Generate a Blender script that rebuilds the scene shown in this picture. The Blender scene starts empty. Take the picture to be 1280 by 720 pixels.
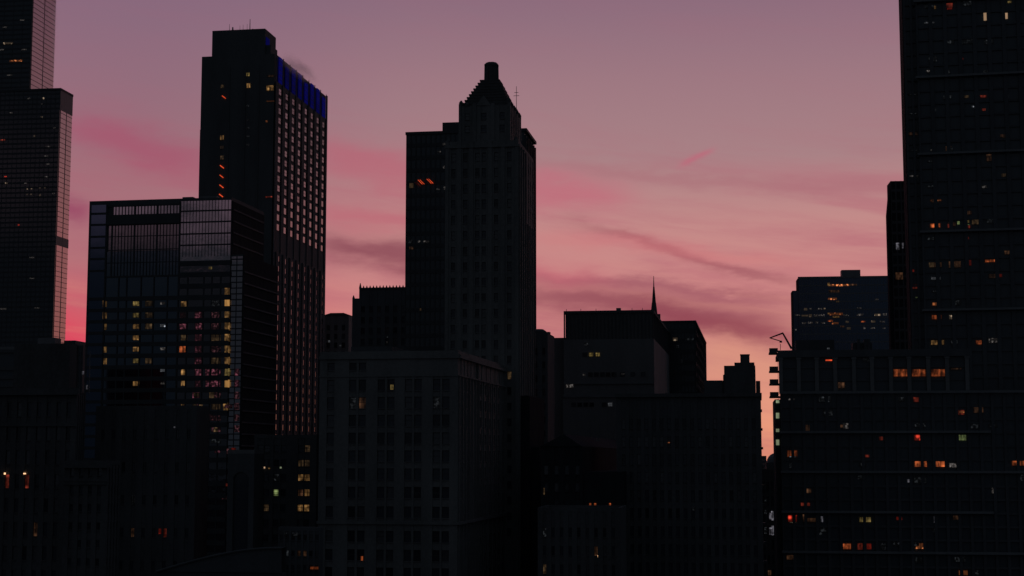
import bpy, math, random
from mathutils import Vector, Matrix
random.seed(7)
S = bpy.context.scene
COL = S.collection
R = math.radians
# ------------------------------------------------------------------ camera
CAM_H, F_PX, PITCH = 65.0, 1950.0, R(6.17)
cd = bpy.data.cameras.new('camera'); cam = bpy.data.objects.new('camera', cd); COL.objects.link(cam)
cam.location = (0, 0, CAM_H); cam.rotation_euler = (R(90) + PITCH, 0, 0)
cd.sensor_width = 36; cd.lens = 36 * F_PX / 1280; cd.clip_start = 1; cd.clip_end = 60000
S.camera = cam
CP, SP = math.cos(PITCH), math.sin(PITCH)

def ray(px, py):
    x, y = (px - 640) / F_PX, (360 - py) / F_PX
    return Vector((x, CP - y * SP, SP + y * CP))
def at(px, py, Y):
    d = ray(px, py); t = Y / d.y
    return Vector((d.x * t, Y, CAM_H + d.z * t))
def azel(px, py):
    d = ray(px, py).normalized()
    return math.degrees(math.atan2(d.x, d.y)), math.degrees(math.asin(d.z))
def lin(*c):
    o = []
    for v in c:
        v /= 255.0
        o.append(v / 12.92 if v <= .04045 else ((v + .055) / 1.055) ** 2.4)
    return tuple(o)

# ------------------------------------------------------------------ node helper
class NT:
    def __init__(s, nt): s.nt = nt
    def n(s, t, **k):
        nd = s.nt.nodes.new(t)
        for a, b in k.items(): setattr(nd, a, b)
        return nd
    def put(s, sock, v):
        if hasattr(v, 'links') or hasattr(v, 'is_output'): s.nt.links.new(v, sock)
        else: sock.default_value = v
    def m(s, op, a, b=0.0, c=None, clamp=False):
        nd = s.n('ShaderNodeMath', operation=op); nd.use_clamp = clamp
        s.put(nd.inputs[0], a); s.put(nd.inputs[1], b)
        if c is not None: s.put(nd.inputs[2], c)
        return nd.outputs[0]
    def mix(s, f, a, b, mode='MIX'):
        nd = s.n('ShaderNodeMix', data_type='RGBA', blend_type=mode)
        s.put(nd.inputs[0], f)
        s.put(nd.inputs[6], a if not isinstance(a, tuple) else (a + (1,))[:4])
        s.put(nd.inputs[7], b if not isinstance(b, tuple) else (b + (1,))[:4])
        return nd.outputs[2]
    def ss(s, v, lo, hi, a=0.0, b=1.0):
        nd = s.n('ShaderNodeMapRange', interpolation_type='SMOOTHSTEP')
        s.put(nd.inputs[0], v)
        for i, q in enumerate((lo, hi, a, b)): nd.inputs[i + 1].default_value = q
        return nd.outputs[0]
    def xyz(s, x, y, z=0.0):
        nd = s.n('ShaderNodeCombineXYZ')
        s.put(nd.inputs[0], x); s.put(nd.inputs[1], y); s.put(nd.inputs[2], z)
        return nd.outputs[0]
    def noise(s, v, scale, det=4, rough=.55, dist=0.0):
        nd = s.n('ShaderNodeTexNoise')
        if v is not None: s.put(nd.inputs['Vector'], v)
        nd.inputs['Scale'].default_value = scale; nd.inputs['Detail'].default_value = det
        nd.inputs['Roughness'].default_value = rough; nd.inputs['Distortion'].default_value = dist
        return nd.outputs[0]
    def ramp(s, f, stops):
        nd = s.n('ShaderNodeValToRGB'); cr = nd.color_ramp; cr.interpolation = 'B_SPLINE' if False else 'LINEAR'
        while len(cr.elements) < len(stops): cr.elements.new(.5)
        for e, (p, c) in zip(cr.elements, stops): e.position = p; e.color = c + (1,)
        s.put(nd.inputs[0], f); return nd.outputs[0]

# ------------------------------------------------------------------ world: dusk sky
SUN_AZ, SUN_EL = 9.0, 0.6
W = bpy.data.worlds.new('World'); S.world = W; W.use_nodes = True
W.node_tree.nodes.clear(); T = NT(W.node_tree)
tc = T.n('ShaderNodeTexCoord'); sp = T.n('ShaderNodeSeparateXYZ'); T.put(sp.inputs[0], tc.outputs['Generated'])
X, Y, Z = sp.outputs
el = T.m('MULTIPLY', T.m('ARCSINE', T.m('MAXIMUM', T.m('MINIMUM', Z, .9999), -.9999)), 57.2958)
az = T.m('MULTIPLY', T.m('ARCTAN2', X, Y), 57.2958)
# billowing of the cloud bands
wob = T.noise(T.xyz(T.m('MULTIPLY', az, .16), T.m('MULTIPLY', el, .42)), 1.0, 5, .55)
wob2 = T.noise(T.xyz(T.m('MULTIPLY', az, .5), T.m('MULTIPLY', el, 1.6), 3.7), 1.0, 5, .6)
ew = T.m('ADD', el, T.m('ADD', T.m('MULTIPLY', T.m('SUBTRACT', wob, .5), 2.2), T.m('MULTIPLY', T.m('SUBTRACT', wob2, .5), .7)))
def e_of(y): return azel(900, y)[1]
west = T.ramp(T.m('DIVIDE', T.m('MAXIMUM', el, 0), 90), [
    (0.0, lin(230, 146, 112)), (e_of(520) / 90, lin(229, 154, 126)), (e_of(450) / 90, lin(206, 140, 126)),
    (e_of(365) / 90, lin(203, 134, 133)), (e_of(280) / 90, lin(192, 137, 136)), (e_of(195) / 90, lin(166, 128, 133)),
    (e_of(100) / 90, lin(156, 119, 129)), (e_of(0) / 90, lin(139, 107, 124)), (30 / 90, lin(84, 80, 104)), (60 / 90, lin(46, 50, 64)), (1.0, lin(45, 53, 63))])
# the left of the view is a duller, pinker sky; red at the horizon there
lf = T.ss(az, -2, -14)
west = T.mix(T.m('MULTIPLY', lf, .75), west, T.ramp(T.m('DIVIDE', T.m('MAXIMUM', el, 0), 90), [
    (0, lin(225, 52, 82)), (e_of(430) / 90, lin(218, 62, 90)), (e_of(380) / 90, lin(196, 78, 100)), (e_of(325) / 90, lin(168, 104, 114)), (e_of(280) / 90, lin(160, 98, 114)),
    (e_of(215) / 90, lin(152, 104, 117)), (e_of(140) / 90, lin(143, 103, 120)), (e_of(0) / 90, lin(132, 102, 124)), (30 / 90, lin(80, 72, 96)), (60 / 90, lin(46, 50, 64)), (1, lin(45, 53, 63))]))
# general fine streaks
st = T.noise(T.xyz(T.m('MULTIPLY', az, .10), T.m('ADD', T.m('MULTIPLY', el, .75), T.m('MULTIPLY', az, .09)), 1.3), 1.0, 6, .6, .3)
low = T.ss(el, 13.5, 7)
west = T.mix(T.m('MULTIPLY', T.ss(st, .42, .74), T.m('MULTIPLY', T.m('ADD', low, .12), .55)), west, lin(172, 92, 112))
st2 = T.noise(T.xyz(T.m('MULTIPLY', az, .07), T.m('ADD', T.m('MULTIPLY', el, .9), T.m('MULTIPLY', az, .12)), 8.1), 1.0, 6, .6, .4)
west = T.mix(T.m('MULTIPLY', T.ss(st2, .52, .72), T.m('MULTIPLY', T.ss(el, 9, 3.0), .45)), west, lin(216, 150, 128))
# named cloud bands, (from, to, thickness in pixels-of-sky) as angles
BANDS = [((60, 150), (275, 214), 24, (166, 74, 104), .62), ((380, 196), (560, 226), 28, (184, 92, 112), .62), ((385, 300), (560, 336), 17, (134, 70, 86), .85),
         ((60, 250), (112, 275), 14, (146, 62, 96), .7), ((620, 232), (790, 252), 24, (192, 98, 119), .62), ((660, 205), (1130, 238), 11, (166, 106, 117), .5),
         ((730, 284), (1000, 354), 7, (150, 82, 95), .7), ((640, 342), (1000, 372), 9, (146, 78, 97), .65), ((620, 366), (980, 400), 20, (138, 70, 87), .85),
         ((800, 385), (1010, 432), 15, (138, 66, 83), .85), ((850, 206), (892, 186), 4, (192, 94, 118), .55), ((560, 322), (760, 348), 15, (190, 94, 112), .55), ((640, 296), (1000, 320), 12, (204, 116, 122), .45), ((880, 440), (1000, 470), 20, (220, 152, 128), .45),
         ((380, 262), (560, 286), 18, (186, 90, 110), .55), ((20, 385), (120, 440), 30, (222, 56, 88), .6)]
for (x0, y0), (x1, y1), th, c, k in BANDS:
    a0, e0 = azel(x0, y0); a1, e1 = azel(x1, y1)
    ca, ce, hl = (a0 + a1) / 2, (e0 + e1) / 2, math.hypot(a1 - a0, e1 - e0) / 2
    ux, uy = (a1 - a0) / (2 * hl), (e1 - e0) / (2 * hl); tw = th / 1950 * 57.3
    da = T.m('SUBTRACT', az, ca); de = T.m('SUBTRACT', (ew if th > 6 else T.m('ADD', el, T.m('MULTIPLY', T.m('SUBTRACT', wob2, .5), .35))), ce)
    al = T.m('ADD', T.m('MULTIPLY', da, ux / hl), T.m('MULTIPLY', de, uy / hl))
    ac = T.m('ADD', T.m('MULTIPLY', da, -uy / tw), T.m('MULTIPLY', de, ux / tw))
    r2 = T.m('ADD', T.m('POWER', T.m('ABSOLUTE', al), 4), T.m('MULTIPLY', ac, ac))
    west = T.mix(T.m('MULTIPLY', T.m('EXPONENT', T.m('MULTIPLY', r2, -1)), k), west, lin(*c))
# eastern sky behind the viewer: slate, with low pink cloud
east = T.ramp(T.m('DIVIDE', T.m('MAXIMUM', el, 0), 90), [(0, lin(39, 44, 50)), (5 / 90, lin(42, 47, 54)), (14 / 90, lin(47, 53, 61)), (30 / 90, lin(45, 52, 61)), (1, lin(45, 53, 63))])
EC = T.m('MULTIPLY', T.m('MULTIPLY', T.ss(el, 6.9, 8.7), T.ss(el, 13.0, 10.0)), T.m('MULTIPLY', T.ss(az, -141.5, -144.2), T.ss(az, -154, -149)))
en = T.noise(T.xyz(T.m('MULTIPLY', az, .35), T.m('MULTIPLY', el, .5)), 1.0, 5, .6)
gapd = T.m('DIVIDE', T.m('ADD', T.m('ADD', az, 149.0), T.m('MULTIPLY', T.m('SUBTRACT', T.noise(T.xyz(0.0, el), 1.1, 3), .5), .5)), .13)  # dark slit in the unseen cloud stands in for a reflected tower
EC = T.m('MULTIPLY', EC, T.m('SUBTRACT', 1.0, T.m('MULTIPLY', T.m('EXPONENT', T.m('MULTIPLY', T.m('MULTIPLY', gapd, gapd), -1)), .8)))
east = T.mix(T.m('MULTIPLY', EC, T.ss(en, .25, .55)), east, lin(132, 108, 120))
adist = T.m('ABSOLUTE', T.m('SUBTRACT', az, SUN_AZ))
wf = T.ss(adist, 50, 26)
col = T.mix(wf, east, west)
sky = T.n('ShaderNodeTexSky', sky_type='NISHITA'); sky.sun_disc = False
sky.sun_elevation = R(SUN_EL); sky.sun_rotation = R(SUN_AZ); sky.air_density = 1.5; sky.dust_density = 2
skys = T.n('ShaderNodeMixRGB', blend_type='MULTIPLY'); skys.inputs[0].default_value = 1
T.put(skys.inputs[1], sky.outputs[0]); skys.inputs[2].default_value = (.004, .004, .004, 1)
tot = T.mix(1.0, col, skys.outputs[0], 'ADD')
bg = T.n('ShaderNodeBackground'); T.put(bg.inputs[0], tot); bg.inputs[1].default_value = 1.0
wo = T.n('ShaderNodeOutputWorld'); T.put(wo.inputs[0], bg.outputs[0])
# the sun has just gone under: a faint warm afterglow from the same bearing
sl = bpy.data.lights.new('sun', 'SUN'); sl.energy = .05; sl.angle = R(4); sl.color = (1, .6, .45)
so = bpy.data.objects.new('sun', sl); COL.objects.link(so)
so.rotation_euler = (R(90 - SUN_EL), 0, R(180 - SUN_AZ))
so.location = (0, 0, 600)

# ------------------------------------------------------------------ materials
MATS = {}
def solid(name, c, rough=.8, var=.35, scale=.15, metallic=0.0, ior=1.45):
    if name in MATS: return MATS[name]
    m = bpy.data.materials.new(name); m.use_nodes = True; t = NT(m.node_tree)
    b = m.node_tree.nodes['Principled BSDF']; tcx = t.n('ShaderNodeTexCoord').outputs['Object']
    mp = t.n('ShaderNodeMapping'); t.put(mp.inputs[0], tcx); mp.inputs['Scale'].default_value = (1, 1, .25)
    f = t.noise(mp.outputs[0], scale, 6, .65); g = t.noise(tcx, 1.7, 3)
    f = t.m('ADD', t.m('MULTIPLY', f, .7), t.m('MULTIPLY', g, .3))
    t.put(b.inputs['Base Color'], t.mix(t.ss(f, .3, .7), tuple(v * (1 - var) for v in c), tuple(min(1, v * (1 + var)) for v in c)))
    b.inputs['Roughness'].default_value = rough; b.inputs['Metallic'].default_value = metallic; b.inputs['IOR'].default_value = ior
    MATS[name] = m; return m
def glass(name, c=(.062, .068, .082), ior=1.5, rough=.04, wave=.02, metallic=0.0, wscale=.25, panel=None, tilt=.0):
    if name in MATS: return MATS[name]
    m = bpy.data.materials.new(name); m.use_nodes = True; t = NT(m.node_tree)
    b = m.node_tree.nodes['Principled BSDF']; tcx = t.n('ShaderNodeTexCoord').outputs['Object']
    b.inputs['Base Color'].default_value = c + (1,); b.inputs['IOR'].default_value = ior
    b.inputs['Roughness'].default_value = rough; b.inputs['Metallic'].default_value = metallic
    bp = t.n('ShaderNodeBump'); bp.inputs['Strength'].default_value = 1; bp.inputs['Distance'].default_value = wave
    t.put(bp.inputs['Height'], t.noise(tcx, wscale, 3, .5)); t.put(b.inputs['Normal'], bp.outputs[0])
    MATS[name] = m; return m
def lit(name, c, k, kind='room', scale=1.0):
    """a lamp-lit room behind glass: curtains, furniture and lamps break up the light; also emits painted reflections"""
    key = 'lit_' + name
    if key in MATS: return MATS[key]
    m = bpy.data.materials.new(key); m.use_nodes = True; t = NT(m.node_tree)
    b = m.node_tree.nodes['Principled BSDF']; tcn = t.n('ShaderNodeTexCoord'); oi = t.n('ShaderNodeObjectInfo')
    o = t.n('ShaderNodeVectorMath', operation='ADD'); t.put(o.inputs[0], tcn.outputs['Object'])
    t.put(o.inputs[1], t.xyz(t.m('MULTIPLY', oi.outputs['Random'], 91), t.m('MULTIPLY', oi.outputs['Random'], 37), t.m('MULTIPLY', oi.outputs['Random'], 53)))
    s2 = t.n('ShaderNodeSeparateXYZ'); t.put(s2.inputs[0], o.outputs[0])
    stretched = t.xyz(t.m('MULTIPLY', s2.outputs[0], 1.6), 0.0, t.m('MULTIPLY', s2.outputs[2], .35))
    if kind == 'room':
        f = t.m('MULTIPLY', t.ss(t.noise(stretched, .9 * scale, 2), .34, .66, .12, .8), t.ss(t.noise(o.outputs[0], .8 * scale, 3), .35, .65, .25, 1.1))
        v = t.n('ShaderNodeTexVoronoi'); t.put(v.inputs['Vector'], o.outputs[0]); v.inputs['Scale'].default_value = .5 * scale
        f = t.m('ADD', f, t.ss(v.outputs['Distance'], .38, .0, 0, 1.5))
    elif kind == 'lamp':
        v = t.n('ShaderNodeTexVoronoi'); t.put(v.inputs['Vector'], o.outputs[0]); v.inputs['Scale'].default_value = .62 * scale
        f = t.m('ADD', t.ss(v.outputs['Distance'], .42, .0, 0, 1.7), t.m('MULTIPLY', t.noise(o.outputs[0], 1.0 * scale, 2), .16))
    elif kind == 'flat':
        f = t.ss(t.noise(stretched, .6 * scale, 2), .2, .7, .55, 1.1)
    else:   # blotchy dim glow, also for the painted pink sky reflections
        f = t.m('MULTIPLY', t.ss(t.noise(o.outputs[0], 1.7 * scale, 2), .45, .75, .06, 1.2), t.ss(t.noise(stretched, 1.4 * scale, 2), .3, .7, .3, 1))
    b.inputs['Base Color'].default_value = (.02, .02, .022, 1); b.inputs['Roughness'].default_value = .1 if kind != 'flat' else .9; b.inputs['Specular IOR Level'].default_value = .5 if kind != 'flat' else .05
    b.inputs['Emission Color'].default_value = c + (1,)
    t.put(b.inputs['Emission Strength'], t.m('MULTIPLY', f, t.m('MULTIPLY', t.m('ADD', t.m('MULTIPLY', oi.outputs['Random'], .7), .65), k)))
    m.cycles.emission_sampling = 'NONE'
    MATS[key] = m; return m

LIMESTONE = solid('limestone', (.185, .185, .18), .85, .3, .12)
LIME_DARK = solid('sooty shaded limestone', (.105, .106, .107), .9, .35, .1)  # darkened further in colour to stand in for street-canyon shade
CONCRETE = solid('concrete', (.21, .21, .21), .85, .2, .1)
CONC_DARK = solid('dark concrete', (.125, .13, .135), .85, .2, .1, 0, 1.25)
GRANITE = solid('dark granite', (.115, .122, .13), .8, .2, .12, 0, 1.25)
BLACKMETAL = solid('black anodised metal', (.085, .09, .096), .7, .15, .2, 0, 1.25)
DARKBRICK = solid('dark brick', (.115, .118, .122), .9, .25, .2, 0, 1.2)
BAND = solid('pale concrete band', (.21, .215, .22), .8, .12, .2)
ROOFM = solid('roof gravel', (.12, .12, .12), .95, .3, .5)
PAINT = solid('grey painted metal', (.2, .2, .21), .6, .15, .5)
SHADE_BLACK = solid('matte shade black', (.045, .048, .053), .95, .2, .3, 0, 1.1)  # near-black colour keeps these faces in shade despite the west glow
FRAME = solid('dark window frame', (.05, .05, .052), .6, .1, .5)
GLASS = glass('window glass')
GLASS_B = glass('window with pale blind', (.12, .12, .125)); GLASS_C = glass('deep dark window', (.035, .037, .045)); GLASS_D = glass('window with half drawn curtain', (.085, .085, .09), 1.7)
GL_BLACK = glass('black tower glass', (.085, .10, .112), 1.4, .08, .01)
GL_SIDE = glass('coated bronze glass', (.36, .29, .30), 1.6, .14, .002, 1.0, .3)
GL_HOTEL = glass('silver curtain glass', (.34, .34, .37), 1.6, .05, .014, 1.0, .22)
GL_BLUE = glass('blue tinted glass', (.07, .10, .15), 1.6, .08, .008, 1.0, .2)
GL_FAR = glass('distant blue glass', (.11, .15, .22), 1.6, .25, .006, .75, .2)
GL_CT = glass('hotel room glass', (.20, .175, .185), 1.6, .10, .012, 1.0, .4)

AMBER = lit('amber', (1, .52, .17), .24); AMBER_HI = lit('bright amber', (1, .50, .15), .33, 'flat'); AMBER_LO = lit('dim amber', (1, .60, .28), .07)
ORANGE = lit('orange', (1, .21, .06), .34, 'room'); REDL = lit('red lamp', (1, .07, .035), .6, 'lamp'); ORL = lit('orange lamps', (1, .30, .10), .75, 'lamp')
RED_LO = lit('dim red', (1, .13, .07), .16, 'room')
WHITE = lit('white lamps', (.85, .9, 1), .35, 'lamp', 1.3); GREYL = lit('dim grey', (.8, .9, 1), .035, 'blind'); GREEN = lit('green yellow', (.75, .95, .35), .22, 'room')
YELLOW = lit('yellow', (1, .70, .22), .24, 'room'); PINK_REFL = lit('painted pink reflection', (1, .27, .40), .19, 'blind', .7); PINK_REFL_LO = lit('dim painted pink reflection', (1, .36, .44), .10, 'blind', .8)  # the pink ones emit in place of sunset reflected in glass
BROWN = lit('brown', (1, .45, .22), .05, 'room'); REDBAR = lit('red tube', (1, .10, .03), 1.0, 'flat'); WBULB = lit('bulb', (1, .55, .28), 1.6, 'flat')
GREENB = lit('green white blind', (.72, .82, .50), .30, 'flat'); PEACH = lit('peach blind', (1, .62, .36), .38, 'flat'); GREYW = lit('grey blind', (.75, .72, .85), .22, 'room')
COOL = lit('office lights', (1, .72, .48), .34, 'lamp', .9); COOL_LO = lit('dim office lights', (.9, .8, .75), .16, 'blind', .9); BLUE_GLOW = lit('blue floodlit glow', (.012, .017, .70), .08, 'flat', .5)

# ------------------------------------------------------------------ mesh helpers
class MB:
    def __init__(s): s.v, s.f, s.mi = [], [], []
    def box(s, x0, x1, y0, y1, z0, z1, mi=0):
        if x1 < x0: x0, x1 = x1, x0
        if y1 < y0: y0, y1 = y1, y0
        if x1 - x0 < 1e-4 or y1 - y0 < 1e-4 or z1 - z0 < 1e-4: return
        b = len(s.v)
        s.v += [(x0, y0, z0), (x1, y0, z0), (x1, y1, z0), (x0, y1, z0), (x0, y0, z1), (x1, y0, z1), (x1, y1, z1), (x0, y1, z1)]
        for q in ((0, 3, 2, 1), (4, 5, 6, 7), (0, 1, 5, 4), (1, 2, 6, 5), (2, 3, 7, 6), (3, 0, 4, 7)):
            s.f.append(tuple(b + i for i in q)); s.mi.append(mi)
    def bar(s, p, q, r0, r1=None, n=6, mi=0):
        p, q = Vector(p), Vector(q); r1 = r0 if r1 is None else r1
        d = (q - p).normalized(); a = d.orthogonal().normalized(); c = d.cross(a); b = len(s.v)
        for pt, r in ((p, r0), (q, r1)):
            for i in range(n):
                t = 2 * math.pi * i / n; s.v.append(tuple(pt + a * (r * math.cos(t)) + c * (r * math.sin(t))))
        for i in range(n):
            j = (i + 1) % n; s.f.append((b + i, b + j, b + n + j, b + n + i)); s.mi.append(mi)
        s.f.append(tuple(b + i for i in range(n))[::-1]); s.f.append(tuple(b + n + i for i in range(n))); s.mi += [mi, mi]
    def prism(s, pts, z0, z1, taper=1.0, mi=0):
        """polygon in plan, extruded up, its top scaled about its centre"""
        n = len(pts); cx = sum(p[0] for p in pts) / n; cy = sum(p[1] for p in pts) / n; b = len(s.v)
        s.v += [(x, y, z0) for x, y in pts] + [(cx + (x - cx) * taper, cy + (y - cy) * taper, z1) for x, y in pts]
        for i in range(n):
            j = (i + 1) % n; s.f.append((b + i, b + j, b + n + j, b + n + i)); s.mi.append(mi)
        s.f.append(tuple(b + i for i in range(n))[::-1]); s.f.append(tuple(b + n + i for i in range(n))); s.mi += [mi, mi]
    def mesh(s, name, mats):
        me = bpy.data.meshes.new(name); me.from_pydata(s.v, [], s.f)
        for m in mats: me.materials.append(m)
        me.polygons.foreach_set('material_index', s.mi); me.update(); return me
    def build(s, name, mats, parent=None, label=None, kind=None):
        if not s.v: return None
        o = bpy.data.objects.new(name, s.mesh(name, mats if isinstance(mats, (list, tuple)) else [mats])); COL.objects.link(o)
        if parent: o.parent = parent
        if label: o['label'] = label
        if kind: o['kind'] = kind
        return o

PANES = {}
def pane_mesh(w, h, n):
    k = (round(w, 2), round(h, 2), n)
    if k not in PANES:
        m = MB(); m.box(-w / 2, w / 2, -.03, .03, -h / 2, h / 2, 0); t = min(.1, w * .08)
        if n >= 0:
            for sx in (-1, 1): m.box(sx * w / 2, sx * (w / 2 - t), -.09, -.03, -h / 2, h / 2, 1)
            m.box(-w / 2 + t, w / 2 - t, -.09, -.03, h / 2 - t, h / 2, 1); m.box(-w / 2 + t, w / 2 - t, -.09, -.03, -h / 2, -h / 2 + t, 1)
            for i in range(n):
                x = -w / 2 + w * (i + 1) / (n + 1); m.box(x - t * .4, x + t * .4, -.085, -.03, -h / 2 + t, h / 2 - t, 1)
            if n == 0: m.box(-w / 2 + t, w / 2 - t, -.085, -.03, h * .02, h * .02 + t * .8, 1)
        PANES[k] = m.mesh('window', [GLASS, FRAME])
    return PANES[k]

def each(mb, name, mats, parent):
    """every box of the builder becomes a part of its own"""
    for k in range(0, len(mb.v), 8):
        q = MB(); q.v = mb.v[k:k + 8]; q.f = [tuple(i - k for i in f) for f in mb.f[k // 8 * 6:k // 8 * 6 + 6]]; q.mi = [0] * 6
        q.build(name, mats, parent)

class Bld:
    """A building standing on the ground; its frame: x along the front, y into the depth, z up."""
    def __init__(s, name, label, cat, xl, xr, xs, ytop, D, phi, group=None, depth=None):
        s.phi = R(phi); c, n = math.cos(s.phi), math.sin(s.phi)
        rr, rl = (lambda p: ray(p, ytop).x / ray(p, ytop).y), None
        C = Vector((rr(xr) * D, D)); r = rr(xl); s.w = (C.x - r * C.y) / (c + r * n)
        if depth: s.L = depth
        else:
            r = rr(xs); s.L = (C.x - r * C.y) / (r * c - n)
        s.o = Vector((C.x - s.w * c, C.y + s.w * n, 0)); s.u = Vector((c, -n, 0)); s.v = Vector((n, c, 0)); s.h = at(xr, ytop, D).z
        e = bpy.data.objects.new(name, None); COL.objects.link(e); e.location = s.o; e.rotation_euler = (0, 0, -s.phi)
        e.empty_display_size = 5
        e['label'] = label; e['category'] = cat
        if group: e['group'] = group
        s.root = e; s.wins = []
    def front(s, px, py, yo=0.0):
        d = ray(px, py); p0 = Vector((0, 0, CAM_H)); t = ((s.o + s.v * yo - p0).dot(s.v)) / d.dot(s.v); q = p0 + d * t - s.o
        return q.dot(s.u), q.z
    def right(s, px, py, xo=None):
        xo = s.w if xo is None else xo
        d = ray(px, py); p0 = Vector((0, 0, CAM_H)); t = ((s.o + s.u * xo - p0).dot(s.u)) / d.dot(s.u); q = p0 + d * t - s.o
        return q.dot(s.v), q.z
    def fx(s, px, py=None, yo=0.0): return s.front(px, 400 if py is None else py, yo)[0]
    def fz(s, py, px=None, yo=0.0): return s.front(px if px is not None else 640, py, yo)[1]
    def add(s, face, off, u0, u1, v0, v1, mat=None, n=1, keep=False):
        s.wins.append(dict(face=face, off=off, u0=u0, u1=u1, v0=v0, v1=v1, mat=mat, n=n, keep=keep or mat is not None))
    def wc(s, q):
        u, v = (q['u0'] + q['u1']) / 2, (q['v0'] + q['v1']) / 2
        return (u, q['off'], v) if q['face'] == 'F' else (q['off'], u, v)
    def screen(s, q):
        l = s.wc(q); p = s.o + s.u * l[0] + s.v * l[1] + Vector((0, 0, l[2] - CAM_H))
        zc = p.y * CP + p.z * SP; yc = -p.y * SP + p.z * CP
        return 640 + F_PX * p.x / zc, 360 - F_PX * yc / zc
    def light(s, specs, tol=9):
        """specs: (px, py, material): lights the window that shows there"""
        for px, py, m in specs:
            best = None
            for q in s.wins:
                a, b = s.screen(q); d = math.hypot(a - px, b - py)
                if best is None or d < best[0]: best = (d, q)
            if best and best[0] < tol: best[1]['mat'] = m; best[1]['keep'] = True
    def lit_panes(s, specs, yo=0.0, name_n=1):
        """specs: (px, py, w_px, h_px, material): a lit window of its own on the front"""
        for px, py, w, h, m in specs:
            u, v = s.front(px, py, yo); k = abs(s.front(px + 1, py, yo)[0] - u)
            out = yo - .06 - .13 * sum(abs(q['u0'] + q['u1'] - 2 * u) < w * k + q['u1'] - q['u0'] and abs(q['v0'] + q['v1'] - 2 * v) < h * k + q['v1'] - q['v0'] for q in s.wins if q['mat'] and q['face'] == 'F' and abs(q['off'] - yo) < .7)
            s.add('F', out, u - w * k / 2, u + w * k / 2, v - h * k / 2, v + h * k / 2, m, name_n if w * k > 1.5 else -1)
    def finish(s, most=96, glassmat=None, name='window'):
        def key(q):
            a, b = s.screen(q); vis = -20 < a < 1300 and -20 < b < 735
            return (not q['keep'], not vis, q['face'] != 'F', b)
        ws = sorted(s.wins, key=key); gm = glassmat or GLASS
        for q in ws[:most]:
            w, h = q['u1'] - q['u0'], q['v1'] - q['v0']
            o = bpy.data.objects.new(name, pane_mesh(w, h, q['n'])); COL.objects.link(o); o.parent = s.root
            o.location = s.wc(q)
            if q['face'] == 'R': o.rotation_euler = (0, 0, R(90))
            sl_ = o.material_slots[0]; sl_.link = 'OBJECT'; sl_.material = q['mat'] or q.get('gm') or (gm if gm is not GLASS else random.choice((GLASS, GLASS, GLASS, GLASS_B, GLASS_C, GLASS_C, GLASS_D)))
            if q['mat']: o['label'] = ('dimly ' if any(z in q['mat'].name for z in ('dim', 'brown')) else '') + 'lit ' + q['mat'].name.replace('lit_', '').replace('dim ', '') + (' lamp window' if 'lamp' not in q['mat'].name else ' in window')  # pink reflection panes are painted sunset, not lamps; some random panes are added
        rest = MB()
        for q in ws[most:]:
            l = s.wc(q); w, h = q['u1'] - q['u0'], q['v1'] - q['v0']
            if q['face'] == 'F': rest.box(l[0] - w / 2, l[0] + w / 2, l[1] - .03, l[1] + .03, l[2] - h / 2, l[2] + h / 2)
            else: rest.box(l[0] - .03, l[0] + .03, l[1] - w / 2, l[1] + w / 2, l[2] - h / 2, l[2] + h / 2)
        rest.build(name, gm, s.root, kind='stuff')

def wall_grid(mb, B, face, pl, u0, u1, v0, v1, cols, rows, d=.45, n=1, win=True, mi=0):
    """punched wall: outer skin at plane pl, windows set back by d. face F: plane y=pl; R: plane x=pl"""
    def bx(a0, a1, b0, b1, out=0.0):
        if face == 'F': mb.box(a0, a1, pl - out, pl + d, b0, b1, mi)
        else: mb.box(pl - d, pl + out, a0, a1, b0, b1, mi)
    cols = sorted(cols); rows = sorted(rows); u = u0
    for a, b in cols: bx(u, a, v0, v1); u = b
    bx(u, u1, v0, v1)
    for a, b in cols:
        v = v0
        for c, e in rows:
            bx(a, b, v, c, -.12); v = e
        bx(a, b, v, v1, -.12)
        for c, e in rows:
            # stone sill
            bx(a + .003, b - .003, c, c + .12, .08)
            if win: B.add(face, pl + d - .1 if face == 'F' else pl - d + .1, a, b, c, e, None, n)
def even(u0, u1, n, frac, edge=0.0):
    p = (u1 - u0 - 2 * edge) / n
    return [(u0 + edge + p * (i + .5 - frac / 2), u0 + edge + p * (i + .5 + frac / 2)) for i in range(n)]
def curtain(mb, face, pl, u0, u1, v0, v1, nu, nv, sp_h, mw, ps=.10, pm=.16, mi=0, top=True):
    """frame of a curtain wall: floor spandrels and vertical mullions standing proud of the glass"""
    def bx(a0, a1, b0, b1, out):
        if face == 'F': mb.box(a0, a1, pl - out, pl - .002, b0, b1, mi)
        else: mb.box(pl + .002, pl + out, a0, a1, b0, b1, mi)
    p = (u1 - u0) / nu if nu else 0; q = (v1 - v0) / nv
    for j in range(nv): bx(u0, u1, v0 + j * q, v0 + j * q + sp_h, ps)
    if nu:
        for i in range(nu + 1):
            x = u0 + i * p; bx(max(u0, x - mw / 2), min(u1, x + mw / 2), v0, v1, pm)
def roof_of(B, x0, x1, y0, y1, z, mat=ROOFM, par=1.0, wallmat=None, t=.5, name='roof'):
    m = MB(); m.box(x0 + t, x1 - t, y0 + t, y1 - t, z, z + .25, 0)
    o = m.build(name, mat, B.root); m = MB()
    for a in ((x0, x1, y0, y0 + t), (x0, x1, y1 - t, y1), (x0, x0 + t, y0 + t, y1 - t), (x1 - t, x1, y0 + t, y1 - t)): m.box(*a, z, z + par)
    m.build('parapet', wallmat or mat, o)
    return o

# ================================================================== SETTING
g = MB(); g.box(-12000, 12000, -3000, 25000, -1, 0)
go = g.build('ground', solid('asphalt and paving', (.05, .05, .052), .9, .3, .02)); go['kind'] = 'structure'

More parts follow.
